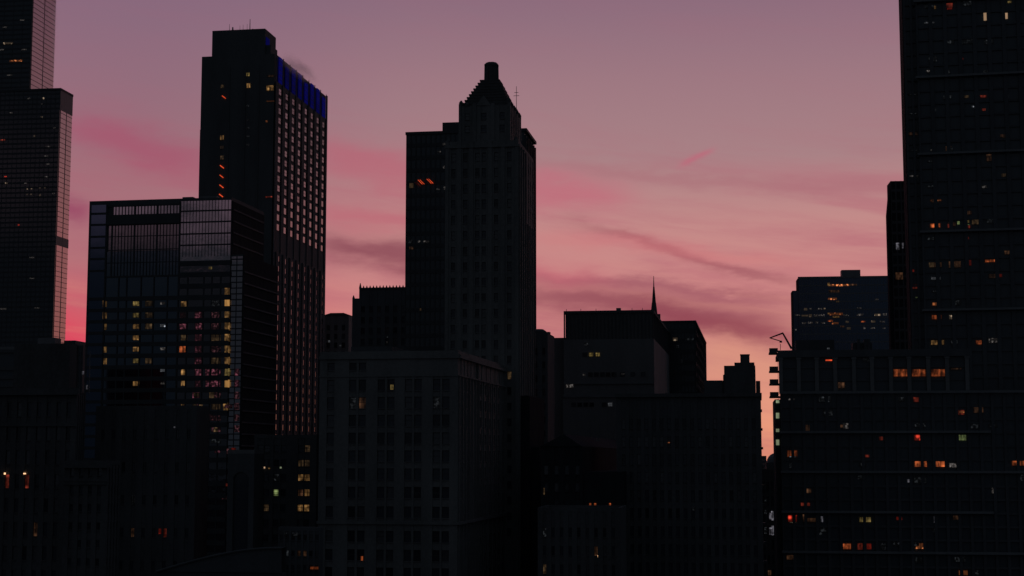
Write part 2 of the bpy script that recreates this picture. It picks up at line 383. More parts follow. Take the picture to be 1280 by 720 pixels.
# ================================================================== 1 stepped black skyscraper, far left
B = Bld('stepped_skyscraper', 'black stepped skyscraper cut by the left edge, its side glass catching the sky', 'skyscraper', -95, 75.5, 91, 112, 1200, 8)
w, L = B.w, B.L; zt = B.h
uw = B.fx(39, 60, 6); ud, _ = B.right(68, 60, uw)
z2 = zt + 300
m = MB(); m.box(0, w, .0, L, 0, zt, 0); m.build('lower_shaft', [GL_BLACK], B.root)
m = MB(); m.box(-40, uw, 6, max(ud, 12), zt, z2, 0); m.build('upper_shaft', [GL_BLACK], B.root)
fr = MB(); nf = int(zt / 3.9)
curtain(fr, 'F', 0, 0, w, zt - 3.9 * nf, zt, 30, nf, 1.3, .4, .10, .14)
fr.box(-.3, w + .6, -.6, L + .3, zt - .5, zt + 1.2)
curtain(fr, 'F', 6, -40, uw, zt, zt + 273, 16, 70, 1.3, .4, .10, .14); fr.build('facade_frame', BLACKMETAL, B.root)
# side faces: pale coated glass with fine louvre lines
side = MB(); zb1, zb2 = B.right(60, 292)[1], B.right(60, 303)[1]
zl = B.right(60, 120)[1] - 6
side.box(w + .01, w + .3, 1.5, L - .5, zb1, zl); side.box(w + .01, w + .3, 1.5, L - .5, B.right(60, 432)[1], zb2)
side.box(uw + .01, uw + .3, 7, max(ud, 12) - .5, zt + 2, z2 - 5)
side.build('side_glazing', GL_SIDE, B.root)
lou = MB(); z = B.right(60, 432)[1]
while z < zl:
    if not (zb2 - 1 < z < zb1): lou.box(w + .3, w + .45, 1.5, L - .5, z, z + .35)
    z += 3.9
z = zt + 3
while z < zt + 273: lou.box(uw + .3, uw + .45, 7, max(ud, 12) - .5, z, z + .35); z += 3.9
for xx, yy0, yy1, za, zb in ((w, 1.5, L - .5, 0, zl), (uw, 7, max(ud, 12) - .5, zt, z2 - 5)):
    ym = (yy0 + yy1) / 2; lou.box(xx + .3, xx + .5, ym - .3, ym + .3, za, zb)
lou.box(w + .01, w + .4, 0, L, zl + .01, zt - .51); lou.box(w + .01, w + .4, 0, L, zb2 + .01, zb1 - .01)
lou.build('side_louvre', PAINT, B.root)
dots = [(10, 54, 12, 2, COOL), (20, 76, 16, 2, ORL), (6, 34, 5, 1.5, COOL_LO), (2, 62, 6, 1.5, COOL_LO), (30, 62, 6, 1.2, COOL_LO), (28, 25, 6, 1.2, COOL_LO), (12, 94, 7, 1.2, COOL_LO)]
dots2 = [(54, 123, 2.4, 1.8, COOL), (36, 123, 3, 1.5, COOL_LO), (52, 130, 2, 1.5, COOL_LO), (43, 170, 2, 2, COOL), (52, 146, 2.4, 1.4, COOL), (68, 160, 3, 1.2, COOL_LO), (3, 175, 7, 1.6, RED_LO), (60, 183, 6, 1.4, COOL_LO),
         (7, 221, 3, 1.6, REDL), (8, 229, 3, 2, COOL), (32, 229, 3, 1.6, COOL_LO), (34, 236, 2, 1.4, COOL), (39, 236, 2, 1.4, COOL), (50, 235, 2.4, 1.4, COOL), (56, 235, 2, 1.4, COOL), (34, 243, 2, 1.4, COOL), (39, 243, 2, 1.4, COOL), (50, 244, 2.4, 2, COOL),
         (67, 242, 3, 1.2, COOL_LO), (23, 281, 2.4, 1.8, REDL), (58, 195, 5, 1.2, COOL_LO), (60, 205, 4, 1.2, COOL_LO), (58, 221, 4, 1.2, COOL_LO), (4, 386, 8, 1.5, COOL_LO), (40, 322, 7, 1.2, COOL_LO), (14, 141, 4, 1.2, COOL_LO), (40, 348, 6, 1.2, COOL_LO), (46, 385, 6, 1.2, COOL_LO)]
B.lit_panes(dots, 5.5, -1); B.lit_panes(dots2, -.3, -1)
B.finish(most=96)

# ================================================================== 2 glass hotel block
B = Bld('glass_hotel', 'broad glass block with lit rooms, a black band across its top and a grey strip', 'hotel', 112, 289.5, 330, 251, 440, 10)
w, L = B.w, B.L; zt = B.h; HB = B
FL = 14.35 * 446 / 1950
m = MB(); m.box(0, w, 0, L, 0, zt)
sx = B.fx(303, 320); zs = B.front(296, 318)[1]
m.box(w, sx, .6, L + 3, 0, zs); m.build('wall', [GRANITE], B.root)
roof_of(B, 0, w, 0, L, zt, ROOFM, 1.1, GRANITE)
rp = MB(); u, v = B.front(228, 247); rp.box(u - 1.6, u + 1.6, 4, 7, zt, zt + 2.2); u, v = B.front(245, 246); rp.box(u - 1.2, u + 4, 6, 12, zt, zt + 2.6)
each(rp, 'rooftop_unit', PAINT, B.root)
gx = lambda p: B.fx(p, 300)
gz = lambda p: B.front(200, p)[1]
gl = MB(); gl.box(gx(140), gx(224.5), -.05, -.001, gz(267), gz(256)); gl.build('clerestory_glass', GL_HOTEL, B.root)
bk = MB(); bk.box(gx(134.5), gx(224.5), -.6, -.002, gz(279.5), gz(267.6)); bk.build('louvre_band', BLACKMETAL, B.root)
gl = MB(); gl.box(gx(136), gx(224.5), -.05, -.001, gz(313), gz(279.6)); gl.build('sky_lobby_glass', glass('grey lobby glass', (.22, .20, .215), 1.6, .06, .012, 1.0, .2), B.root)
gl = MB(); gl.box(gx(113.5), gx(132), -.05, -.001, gz(700), gz(254)); gl.build('corner_glass', GL_BLUE, B.root)
gl = MB(); gl.box(gx(225), w - .05, -.05, -.001, gz(700), gz(331)); gl.build('lower_curtain_glass', glass('wavy dark glass', (.13, .13, .145), 1.6, .06, .03, 1.0, .3), B.root)  # lower glass coloured darker where the sky reflection should fade out
gl = MB(); gl.box(gx(225), w - .05, -.05, -.001, gz(330.9), gz(252.5)); gl.build('curtain_glass', GL_HOTEL, B.root)
gl = MB(); gl.box(gx(132.5), gx(224.4), -.03, -.001, gz(700), gz(313.5)); gl.build('room_glass', glass('dark room glass', (.10, .13, .165), 1.6, .06, .012, 1.0, .2), B.root)  # darker glass colour stands in for the reflection fading downward
gl = MB(); gl.box(w + .1, sx - .05, .45, .599, 20, zs - .5); gl.build('strip_glass', GL_HOTEL, B.root)
fr = MB()
for p in (256, 279.6, 345): fr.box(gx(132.5), gx(224.5), -.30, -.051, gz(p) - .25, gz(p) + .25)
for i in range(22):
    x = gx(140) + (gx(224.5) - gx(140)) * i / 21; t = .10 if i % 7 else .28
    fr.box(x - t, x + t, -.22, -.051, gz(267), gz(256) - .26); fr.box(x - t * .8, x + t * .8, -.22, -.051, gz(345) + .26, gz(279.6) - .26)
fr.box(gx(136), gx(224.5), -.2, -.051, gz(295), gz(294)); fr.box(gx(136), gx(224.5), -.2, -.051, gz(312), gz(311)); fr.box(gx(133), gx(224), -.2, -.051, gz(328), gz(327))
for p in (265, 279, 293.5, 307.5): fr.box(gx(225), w, -.25, -.051, gz(p) - .2, gz(p) + .2)
for i in range(17):
    x = gx(225) + (w - gx(225)) * i / 16; fr.box(x - .06, x + .06, -.16, -.051, gz(322), gz(252.5))
for p in (265, 279, 294, 308, 322, 337): fr.box(gx(113.5), gx(132), -.2, -.051, gz(p) - .3, gz(p) + .3)
fr.box(gx(132), gx(134), -.3, -.06, gz(700), gz(254)); fr.box(gx(223.8), gx(225.3), -.35, -.055, gz(700), gz(252.5))
zz = gz(329.5) ; k = 0
while zz > 10:          # spandrels of the room floors
    fr.box(gx(225.4), w + .03, -.32, -.052, zz - .85, zz + .55)
    if k >= 3: fr.box(gx(132.6), gx(223.7), -.3, -.052, zz - .7, zz + .5); fr.box(gx(112.5), gx(131.9), -.28, -.052, zz - .5, zz + .4)
    zz -= FL; k += 1
for i in range(40):
    z = zs - 1.5 - i * 1.65; fr.box(w + .05, sx, .35, .449, z, z + .35)
fr.box(w + (sx - w) * .5 - .1, w + (sx - w) * .5 + .1, .3, .349, 20, zs - .5)
cols = [gx(p) for p in (150, 160, 178, 194, 211, 236, 256, 266, 277)]
for x in cols: fr.box(x - .16, x + .16, -.28, -.0525, 10, gz(346))
fr.build('facade_frame', BLACKMETAL, B.root)
# dark louvred side, its slabs running back
lv = MB(); z = 12.
while z < zs - 2: lv.box(sx + .002, sx + .5, 1, L + 2, z, z + .45); z += FL
z = zs + 3
while z < zt - 1: lv.box(w + .002, w + .4, 1, L - 1, z, z + .45); z += FL
fl = MB(); fl.box(w + .002, w + .2, .6, L, zs, zt); fl.box(sx + .003, sx + .2, .7, L + 3, 0, zs); fl.build('side_wall_or_shade_sheet', SHADE_BLACK, B.root)  # plates coloured black to hold this flank in shade
lv.build('side_louvre', GRANITE, B.root)
rows = [364.5, 379.5, 394, 408, 422.2, 436.5, 451, 465.2, 479.5, 493.5, 508, 522, 536, 550, 564]
P = []
for x, ys in ((131, (379.5, 394, 408, 436.5, 451)),): P += [(x, y, 5, 8, AMBER) for y in ys]
P += [(170, y, 8, 6, m_) for y, m_ in zip(rows[1:7] + [479.5], (YELLOW, YELLOW, AMBER, AMBER, AMBER, YELLOW, AMBER))]
P += [(186, y, 9, 7, AMBER_LO) for y in (379.5, 394, 408, 451)] + [(203.5, y, 6, 3, WHITE if y in (407, 463) else COOL_LO) for y in (379, 407, 436, 463, 479)]
P += [(230, 380, 8, 7, AMBER), (229, 394, 8, 7, PINK_REFL_LO), (229, 408, 9, 7, PINK_REFL), (230, 422, 8, 7, AMBER_LO), (228.5, 436.5, 9, 8, ORANGE), (229, 465, 5, 7, AMBER), (229, 479, 5, 6, AMBER), (228.5, 508, 4, 6, AMBER)]
P += [(248, y, 9, 8.5, PINK_REFL) for y in rows[2:9]] + [(245, y, 9, 8.5, m_) for y, m_ in zip(rows[9:14], (PINK_REFL, PINK_REFL_LO, PINK_REFL_LO, PINK_REFL_LO, PINK_REFL_LO))] + [(240, 579, 6, 4, RED_LO), (249, 579, 3, 4, REDL), (256, 579, 3, 4, REDL)]  # pink panes are sunset reflections painted as emission
P += [(284, y, 6, 9, m_) for y, m_ in zip(rows[:9], [AMBER, AMBER_HI, AMBER, AMBER, AMBER, AMBER, AMBER, YELLOW, AMBER_HI])] + [(282, 508, 6, 9, AMBER)]
P += [(270, y, 12, 8, m_) for y, m_ in zip(rows[1:14], (GREYL, PINK_REFL_LO, PINK_REFL_LO, AMBER_LO, PINK_REFL_LO, AMBER_LO, PINK_REFL, PINK_REFL, PINK_REFL_LO, AMBER_LO, PINK_REFL_LO, PINK_REFL_LO, GREYL))]
P += [(260, y, 6, 8, PINK_REFL) for y in (465, 479)] + [(263, 335, 4, 3, YELLOW), (291, 563, 4, 6, REDL), (275, 590, 14, 5, RED_LO), (278, 606, 14, 4, RED_LO), (280, 622, 8, 5, PINK_REFL_LO)]
rg = random.Random(3)
for i in range(12): P.append((rg.uniform(228, 287), rg.choice(rows[9:]), rg.uniform(3, 8), rg.uniform(4, 8), rg.choice((PINK_REFL, PINK_REFL_LO, PINK_REFL_LO, AMBER_LO))))  # random glowing fragments added as broken pink-orange reflections
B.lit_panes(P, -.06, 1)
B.lit_panes([(296, y, 6, 8, m_) for y, m_ in ((465, PINK_REFL), (479, PINK_REFL), (494, PINK_REFL_LO), (508, PINK_REFL_LO), (522, PINK_REFL_LO), (536, PINK_REFL_LO))], .4, 1)  # strip panes glow pink as painted reflections
B.finish(most=99)

# ================================================================== 3 tower with the blue crown
B = Bld('blue_crowned_tower', 'tall dark tower with a row of blue lit panels crowning its windowed side', 'skyscraper', 252.5, 345, 409.5, 66, 560, 9)
w, L = B.w, B.L; zt = B.h; CT = B
ztl = B.front(300, 69)[1]; x1 = B.fx(265, 60, 2); x2 = B.fx(331, 60, 2)
zp = B.front(300, 40, 2)[1]
m = MB(); m.box(0, w - .5, 0, L, 0, ztl); m.box(x1, x2, 2, L * .22, ztl, zp)
# shallow vertical grooves on the blind front
for p in (285, 305, 322): x = B.fx(p, 200); m.box(x - .2, x + .2, -.25, -.002, 20, ztl - 4)
m.box(-1.25, -.35, 3, 5, 0, B.front(249, 160)[1]); m.box(-.36, .01, 3.5, 4.5, 0, B.front(249, 165)[1]); m.build('wall', [CONC_DARK], B.root)
roof_of(B, x1, x2, 2, L * .22, zp, ROOFM, .9, CONC_DARK)
ph = MB(); hz = B.right(352, 58)[1]
zz1 = ztl
ph.box(w * .72, w - 3, 3, L * .16, ztl, ztl + 4.2); ph.box(w * .45, w - 6, L * .25, L * .80, ztl, ztl + 5.0); ph.box(w * .2, w - 7, L * .82, L * .92, ztl, ztl + 3)
each(ph, 'penthouse', GRANITE, B.root)
an = MB()
for p, t, r in ((287, 30, .12), (291, 34, .5), (300, 32, .10), (304, 31, .10), (309, 30, .1), (312.6, 24, .22), (316, 36, .35)):
    u, v = B.front(p, t, 6); an = MB(); an.bar((u, 6, zp), (u, 6, v), r, r * .5); an.build('antenna', PAINT, B.root)
# windowed side
d = .32
rows_top = B.right(360, 93)[1]
nc = 8; cols = even(1.2, L - 1.0, nc, .56)
zm1, zm0 = B.right(352, 296)[1], B.right(352, 322)[1]
fh = (B.right(347, 152)[1] - B.right(347, 164.2)[1])
rowsU = []; z = ztl - 12.0
while z - fh > zm1: rowsU.append((z - fh * .70, z)); z -= fh
rowsL = []; z = zm0
while z > 30: rowsL.append((z - fh * .60, z)); z -= fh
sw = MB()
zc = ztl - 10.2
wall_grid(sw, B, 'R', w + d, 0, L, 0, zc, [(a + .35, b - .0) for a, b in cols], rowsU + [(c, e) for c, e in rowsL], d, 0)
# lower rooms are half hidden by deeper fins
for a, b in cols: sw.box(w + d + .002, w + d + .5, a - .9, a + (b - a) * .30, 0, zm0 + 1)
for a, b in cols: sw.box(w + d + .002, w + d + .2, b, b + .5, zm0 + 1.2, ztl)
sw.box(w, w + d, 0, .6, zc, ztl); sw.box(w, w + d, L - .6, L, zc, ztl); sw.build('side_wall_or_shade_sheet', [GRANITE], B.root)
for i, (a, b) in enumerate(cols):
    c = MB(); c.box(w + .02, w + d - .1, a + .3, b - .2, zc + .3, ztl - .2 - (1.6 if i % 3 == 1 else 0)); bo = c.build('blue_crown_panel', BLUE_GLOW, B.root)  # panel emits blue itself, in place of floodlights washing the crown
    c = MB(); zz_ = zc + 1.6
    while zz_ < ztl - 1.2: c.box(w + d - .099, w + d - .02, a + .3, b - .2, zz_, zz_ + .18); zz_ += 1.7
    c.build('panel_louvre', BLACKMETAL, bo)
c = MB(); c.box(x2 + .01, x2 + .25, 3, L * .10, ztl + 4.4, zp - 2.0); c.build('blue_crown_panel', BLUE_GLOW, B.root)
GL_CT2 = glass('hotel room glass with drapes', (.13, .115, .122), 1.6, .2, .02, 1.0, .4); GL_CT3 = glass('dark hotel room glass', (.07, .066, .07), 1.6, .15, .02, 1.0, .4)
for q in B.wins: q['gm'] = random.choice((GL_CT, GL_CT, GL_CT2, GL_CT2, GL_CT3))
P = [(278, 108, 4, 4, AMBER_LO), (277.5, 172, 5, 6, AMBER), (277.5, 184, 5, 4, AMBER_LO), (277.5, 197, 5, 5, AMBER_LO), (310, 93, 4, 4, YELLOW), (310.5, 107, 5, 6, AMBER), (337.5, 110, 9, 7, AMBER), (338, 95, 8, 3, BROWN), (338, 126.5, 10, 1.5, ORL), (333.5, 152, 2.2, 2.2, ORL), (336, 246, 9, 2, RED_LO)]
P += [(310, y, 4, 2, GREYL) for y in (132, 150, 160, 170, 181)]
B.lit_panes(P, -.02, 1)
# slanted red stair lights behind the core's slit windows
for px, py in ((280, 121.5), (277.5, 208.5), (277, 220.5), (277, 233), (276.5, 244.5)):
    u, v = B.front(px, py); b = MB(); b.bar((u - .7, -.15, v + .55), (u + .7, -.15, v - .55), .15, .15, 6); b.build('stair_light', REDBAR, B.root)
B.finish(most=99, glassmat=GL_CT)

# steam drifting off its roof
sm = bpy.data.materials.new('steam'); sm.use_nodes = True; sm.node_tree.nodes.clear(); t = NT(sm.node_tree)
pv = t.n('ShaderNodeVolumePrincipled'); tcx = t.n('ShaderNodeTexCoord').outputs['Object']
ln = t.n('ShaderNodeVectorMath', operation='LENGTH')
t.put(ln.inputs[0], tcx)
fall = t.ss(ln.outputs['Value'], 1.0, .1)
t.put(pv.inputs['Density'], t.m('MULTIPLY', t.m('MULTIPLY', fall, t.ss(t.noise(tcx, 1.8, 4), .3, .7)), .26)); pv.inputs['Color'].default_value = (.9, .9, .9, 1); pv.inputs['Anisotropy'].default_value = .72
ow = t.n('ShaderNodeOutputMaterial'); t.put(ow.inputs['Volume'], pv.outputs[0])
import bmesh
bm = bmesh.new(); bmesh.ops.create_icosphere(bm, subdivisions=3, radius=1); me = bpy.data.meshes.new('steam_plume'); bm.to_mesh(me); bm.free(); me.materials.append(sm)
so_ = bpy.data.objects.new('steam_plume', me); COL.objects.link(so_); so_.location = at(374, 85, 556); so_.rotation_euler = (0, R(38), R(-20)); so_.scale = (11, 4.5, 4.0)
so_['kind'] = 'stuff'; so_['label'] = 'thin steam drifting from the roof of the blue crowned tower'; so_['category'] = 'steam'

# ================================================================== 4 two low blocks between the towers
B = Bld('pale_office_block', 'small pale block with a shallow pitched top, right of the blue crowned tower', 'office building', 404, 436, 444, 394, 640, 9)
m = MB(); w, L, zt = B.w, B.L, B.h
cols = even(0, w, 3, .45, .6); rows = [(zt - 4 - 3.6 * i - 2.3, zt - 4 - 3.6 * i) for i in range(12)]
m.box(0, w, .45, L, 0, zt); wall_grid(m, B, 'F', 0, 0, w, 0, zt, cols, rows); m.build('wall', CONCRETE, B.root)
rf = MB(); b0 = len(rf.v); rf.v += [(-.3, -.3, zt), (w + .3, -.3, zt), (w + .3, L, zt), (-.3, L, zt), (w * .3, -.3, zt + 1.0), (w * .8, -.3, zt + 1.0), (w * .8, L, zt + 1.0), (w * .3, L, zt + 1.0)]
for q in ((0, 3, 2, 1), (4, 5, 6, 7), (0, 1, 5, 4), (1, 2, 6, 5), (2, 3, 7, 6), (3, 0, 4, 7)): rf.f.append(q); rf.mi.append(0)
rf.build('roof', CONC_DARK, B.root)
B.lit_panes([(411.5, 427, 2.2, 2.2, WHITE), (425.5, 432, 2, 1.6, WHITE)], -.1, -1); B.finish()

B = Bld('spiked_parapet_block', 'dark block with a spiked parapet, left of the black slab tower', 'office building', 440.5, 540, 552, 360, 540, 9)
m = MB(); w, L, zt = B.w, B.L, B.h; xs_ = B.fx(449, 360)
rows = [(zt - 6 - 3.8 * i - 2.2, zt - 6 - 3.8 * i) for i in range(16)]
m.box(xs_, w, .4, L, 0, zt); wall_grid(m, B, 'F', 0, xs_, w, 0, zt, even(xs_, w, 9, .5), rows, .4)
zl = B.front(445, 373)[1]; m.box(0, xs_, .4, L * .7, 0, zl); m.box(0, xs_, 0, .4, 0, zl); m.build('wall', GRANITE, B.root)
sp_ = MB(); sp_.box(xs_, w, -.25, .3, zt, zt + .5)
x = xs_ + .4
while x < w: sp_.prism([(x - .28, -.2), (x + .28, -.2), (x + .28, .25), (x - .28, .25)], zt + .5, zt + 1.3, .15); x += 1.18
sp_.prism([(xs_, -.3), (xs_ + .8, -.3), (xs_ + .8, .3), (xs_, .3)], zt + .5, zt + 2.2, .2); sp_.prism([(0, -.2), (.9, -.2), (.9, .3), (0, .3)], zl, zl + 1.1, .2)
sp_.build('parapet', GRANITE, B.root)
B.lit_panes([(484, 421, 2, 2, GREYL), (484, 428, 2, 2, COOL_LO)], -.1, -1); B.finish(most=60)

# ================================================================== 5 black slab behind the pinnacled tower
B = Bld('black_slab_tower', 'plain black slab rising behind the pinnacled stone tower, few red lights', 'skyscraper', 508, 656, 668, 164, 430, 9)
m = MB(); w, L, zt = B.w, B.L, B.h
m.box(0, w, 0, L, 0, zt); m.build('wall', GL_BLACK, B.root)
fr = MB(); nf = int(zt / 3.6); curtain(fr, 'F', 0, 0, w, zt - nf * 3.6, zt, 24, nf, 1.1, .3, .14, .2)
curtain(fr, 'R', w, 0, L, zt - nf * 3.6, zt - 1, 6, nf, .9, .45, .16, .5); fr.box(-.2, w + .6, -.35, L + .2, zt, zt + .8); fr.build('facade_frame', BLACKMETAL, B.root)
ph = MB(); ph.box(B.fx(553, 160, 3), B.fx(640, 160, 3), 3, L - 2, zt + .8, B.front(560, 153, 3)[1]); ph.build('penthouse', BLACKMETAL, B.root)
B.lit_panes([(514.5, 232, 5, 6, AMBER_LO), (513, 302, 5, 4, GREYL), (524, 302, 3, 2, COOL_LO), (533, 302, 8, 3, COOL_LO), (549, 189.5, 4, 1.5, COOL_LO), (555, 180, 3, 2.5, COOL_LO), (525.5, 387, 2, 3, AMBER_LO), (548, 236.5, 4, 1.5, COOL_LO), (555.5, 235, 2, 4, COOL_LO), (555, 209, 2, 3, COOL_LO), (514, 310, 5, 3, BROWN)], -.15, 1)
for px, py in ((526, 228), (537, 227), (522, 231)):
    u, v = B.front(px, py); s_ = 1 if px > 524 else -.5
    for q in (0, .55):
        b = MB(); b.bar((u - .75 + q, -.35, v + .7), (u + .55 + q, -.35, v - .6), 0.075 if s_ > 0 else .05, None, 6); b.build('stair_light', REDBAR if s_ > 0 else RED_LO, B.root)
B.finish()

# ================================================================== 6 pinnacled stone tower
B = Bld('pinnacled_tower', 'pale stone tower with a stepped pyramid roof, corner pinnacles and blunt lantern', 'skyscraper', 557, 648, 667, 180, 366, 9)
w, L, zt = B.w, B.L, B.h; PT = B
wd = lambda p, hw: (B.fx(p - hw, 330), B.fx(p + hw, 330))
cols = [wd(p, 2.7) for p in (566.3, 581.3, 596.4, 604.6, 620, 636.6)]
pit = 19.55; rows = []
for i in range(25):
    yc = 196 + pit * i; a, b = B.front(600, yc + 5.2)[1], B.front(600, yc - 5.2)[1]
    if a > 5: rows.append((a, b))
m = MB(); d = .5
m.box(0, w - d, d, L, 0, zt)
wall_grid(m, B, 'F', 0, 0, w, 0, zt, cols, rows, d, 0)
zmid = B.right(655, 276)[1]; Lu = B.right(656, 300)[0]
rc = even(d + .1, L, 7, .46)
wall_grid(m, B, 'R', w, d, L, 0, zt, rc, rows, d, -1)
# projecting piers: ribs on the shaft
for p in (557.8, 573.8, 588.8, 612.3, 628.4, 646.6):
    x = B.fx(p, 330); m.box(max(0, x - .5), min(w, x + .5), -.22, -.002, 0, zt + 1.2)
for i in range(8):
    y = d + (L - d) * i / 7; m.box(w + .002, w + .35, max(d, y - .35), min(L, y + .35), 0, zmid if i > 3 else zt)
for z in (rows[-1][1] + 1.5,): pass
m.box(-.25, w + .25, -.35, -.003, zt - .6, zt)
# low rear wing and stepped base
m.build('wall', LIMESTONE, B.root)
m = MB(); m.box(w, w + 2.2, 3, L + 3, 0, B.right(672, 500)[1]); m.box(w + 2.2, w + 4, 6, L + 2, 0, B.right(676, 560)[1]); m.build('rear_wing', SHADE_BLACK, B.root)  # wing coloured black so the west glow does not show on it
roof_of(B, 0, w, 0, L, zt, ROOFM, 1.0, LIMESTONE)
# crown storey
yo = 1.2; c0, c1 = B.fx(573.5, 150, yo), B.fx(638, 150, yo); zc = B.front(600, 132, yo)[1]; Lc = B.right(651.5, 140, c1)[0]
m = MB(); ccols = [(B.fx(p - h_, 150, yo), B.fx(p + h_, 150, yo)) for p, h_ in ((584, 3.2), (604.5, 3.6), (627.5, 3.2))]
crow = [(B.front(600, y + 4.2, yo)[1], B.front(600, y - 4.2, yo)[1]) for y in (145.5, 161)]
m.box(c0, c1 - .4, yo + .4, Lc, zt, zc); wall_grid(m, B, 'F', yo, c0, c1, zt + .3, zc, ccols, crow, .4, 0)
wall_grid(m, B, 'R', c1, yo + .4, Lc, zt + .3, zc, even(yo + .4, Lc, 5, .4), crow, .4, -1)
for p in (574.3, 593, 616, 637): x = B.fx(p, 150, yo); m.box(max(c0, x - .45), min(c1, x + .45), yo - .2, yo - .002, zt, zc + .5)
m.build('crown_storey', LIMESTONE, B.root)
# pinnacles on parapets
spots = [(c0 + .5, yo + .5, zc, 1.5), (c0 + 2.0, yo + .4, zc, .9), (c1 - .5, yo + .5, zc, 2.0)]
spots += [(c1 - .45, yo + (Lc - yo) * f, zc, h_) for f, h_ in ((.25, 1.7), (.5, 1.7), (.75, 1.7), (.98, 1.7))]
spots += [(c0 + .5, Lc - .5, zc, 1.4)]
spots += [(w - .5, L * f, zt, 1.6) for f in (.3, .6, .95)] + [(.6, .6, zt, 2.2), (w - .6, .6, zt, 2.2)]
for x, y, z, h_ in spots:
    p = MB(); p.prism([(x - .45, y - .45), (x + .45, y - .45), (x + .45, y + .45), (x - .45, y + .45)], z, z + h_ * .55, 1.0); p.prism([(x - .5, y - .5), (x + .5, y - .5), (x + .5, y + .5), (x - .5, y + .5)], z + h_ * .55, z + h_ * 1.0, .25)
    p.build('pinnacle', LIME_DARK, B.root)
# stepped pyramid roof
r = MB(); cx, cy = (c0 + c1) / 2 + .2, (yo + Lc) / 2; hw0, hd0 = (c1 - c0) / 2 - .7, (Lc - yo) / 2 - .4
zl0 = B.front(612, 103, cy)[1]; hw1 = 1.95; n = 9
for i in range(n):
    f0 = i / n; f1 = (i + 1) / n; q = 1 - f0 ** 1.0
    hw = hw1 + (hw0 - hw1) * (1 - f0 ** 1.02); hd = hw1 + (hd0 - hw1) * (1 - f0 ** 1.02)
    za = zc + (zl0 - zc) * f0; zb = zc + (zl0 - zc) * f1
    r.box(cx - hw, cx + hw, cy - hd, cy + hd, za - .001 * i, zb)
    r.box(cx - hw - .10, cx + hw + .10, cy - hd - .10, cy + hd + .10, zb - .28, zb + .05)
r.box(cx + hw0 - 2.2, cx + hw0 - .3, cy + hd0 - 3.2, cy + hd0 - .4, zc, zc + 2.4)
pyr = r.build('pyramid_roof', LIME_DARK, B.root)
gb = MB(); xg = B.fx(604.5, 130, yo); gzt = B.front(604, 119, yo)[1]
bb = len(gb.v); gb.v += [(xg - 1.9, yo - .1, zc), (xg + 1.9, yo - .1, zc), (xg, yo - .1, gzt), (xg - 1.9, yo + 1.4, zc), (xg + 1.9, yo + 1.4, zc), (xg, yo + 1.4, gzt)]
for q in ((0, 1, 2), (5, 4, 3), (0, 2, 5, 3), (1, 4, 5, 2), (0, 3, 4, 1)): gb.f.append(q); gb.mi.append(0)
gb.build('gable', LIMESTONE, B.root)
la = MB(); zl1 = B.front(613, 80, cy)[1]; rl = 1.72; oc = [(cx + rl * math.cos(R(22.5 + 45 * i)), cy + rl * math.sin(R(22.5 + 45 * i))) for i in range(8)]
la.prism(oc, zl0 - .5, zl1 - .6, .96)
for i in range(8): t_ = R(22.5 + 45 * i); la.bar((cx + rl * math.cos(t_), cy + rl * math.sin(t_), zl0), (cx + rl * .97 * math.cos(t_), cy + rl * .97 * math.sin(t_), zl1 - .2), .16, .13, 6)
oc2 = [(cx + rl * 1.06 * math.cos(R(22.5 + 45 * i)), cy + rl * 1.06 * math.sin(R(22.5 + 45 * i))) for i in range(8)]
la.prism(oc2, zl1 - .6, zl1 - .2, 1.0); la.prism(oc2, zl1 - .2, zl1 + .25, .72); la.build('lantern', LIME_DARK, pyr)
an = MB(); u, _ = B.front(645.5, 120, cy); za = B.front(645, 108, cy)[1]; an.bar((u, cy, zt), (u, cy, za), .10, .06); an.box(u - .7, u + .7, cy - .05, cy + .05, za - 2.4, za - 2.3); an.box(u - .5, u + .5, cy - .05, cy + .05, za - 1.6, za - 1.5)
for p, t_ in ((627.5, 107), (632, 113)):
    u, _ = B.front(p, 110, Lc - .6); an.bar((u, Lc - .6, zc), (u, Lc - .6, B.front(p, t_, Lc - .6)[1]), .09, .05)
an.build('antenna', PAINT, B.root)
B.light([(636, 467, AMBER_LO)], 14)
B.finish(most=100)

# ================================================================== 7 limestone block in front
B = Bld('limestone_block', 'pale limestone block in front, paired dark windows in rows and a ledge below', 'office building', 400, 572.5, 641, 444, 315, 10)
w, L, zt = B.w, B.L, B.h
fxx = lambda p: B.fx(p, 560)
cols = [(fxx(p - 4.6), fxx(p + 4.6)) for p in (412.5, 440, 452, 476, 488, 510, 522, 545.3, 557)]
ys = [481.7, 503.6, 526, 548.2, 570.5, 593, 616, 640.5, 671, 694.5, 717, 740, 763, 786]
rows = [(B.front(480, y + 7.4)[1], B.front(480, y - 7.4)[1]) for y in ys]
d = .5; m = MB(); m.box(0, w - d, d, L, 0, zt)
zsp = B.front(480, 470)[1]
wall_grid(m, B, 'F', 0, 0, w, 0, zsp, cols, rows, d, 0)
acols = [(fxx(p - 4.6), fxx(p + 4.6)) for p in (412.5, 440, 452)]
wall_grid(m, B, 'F', 0, 0, w, zsp, zt, acols, [(B.front(480, 463)[1], B.front(480, 453)[1])], d, 0)
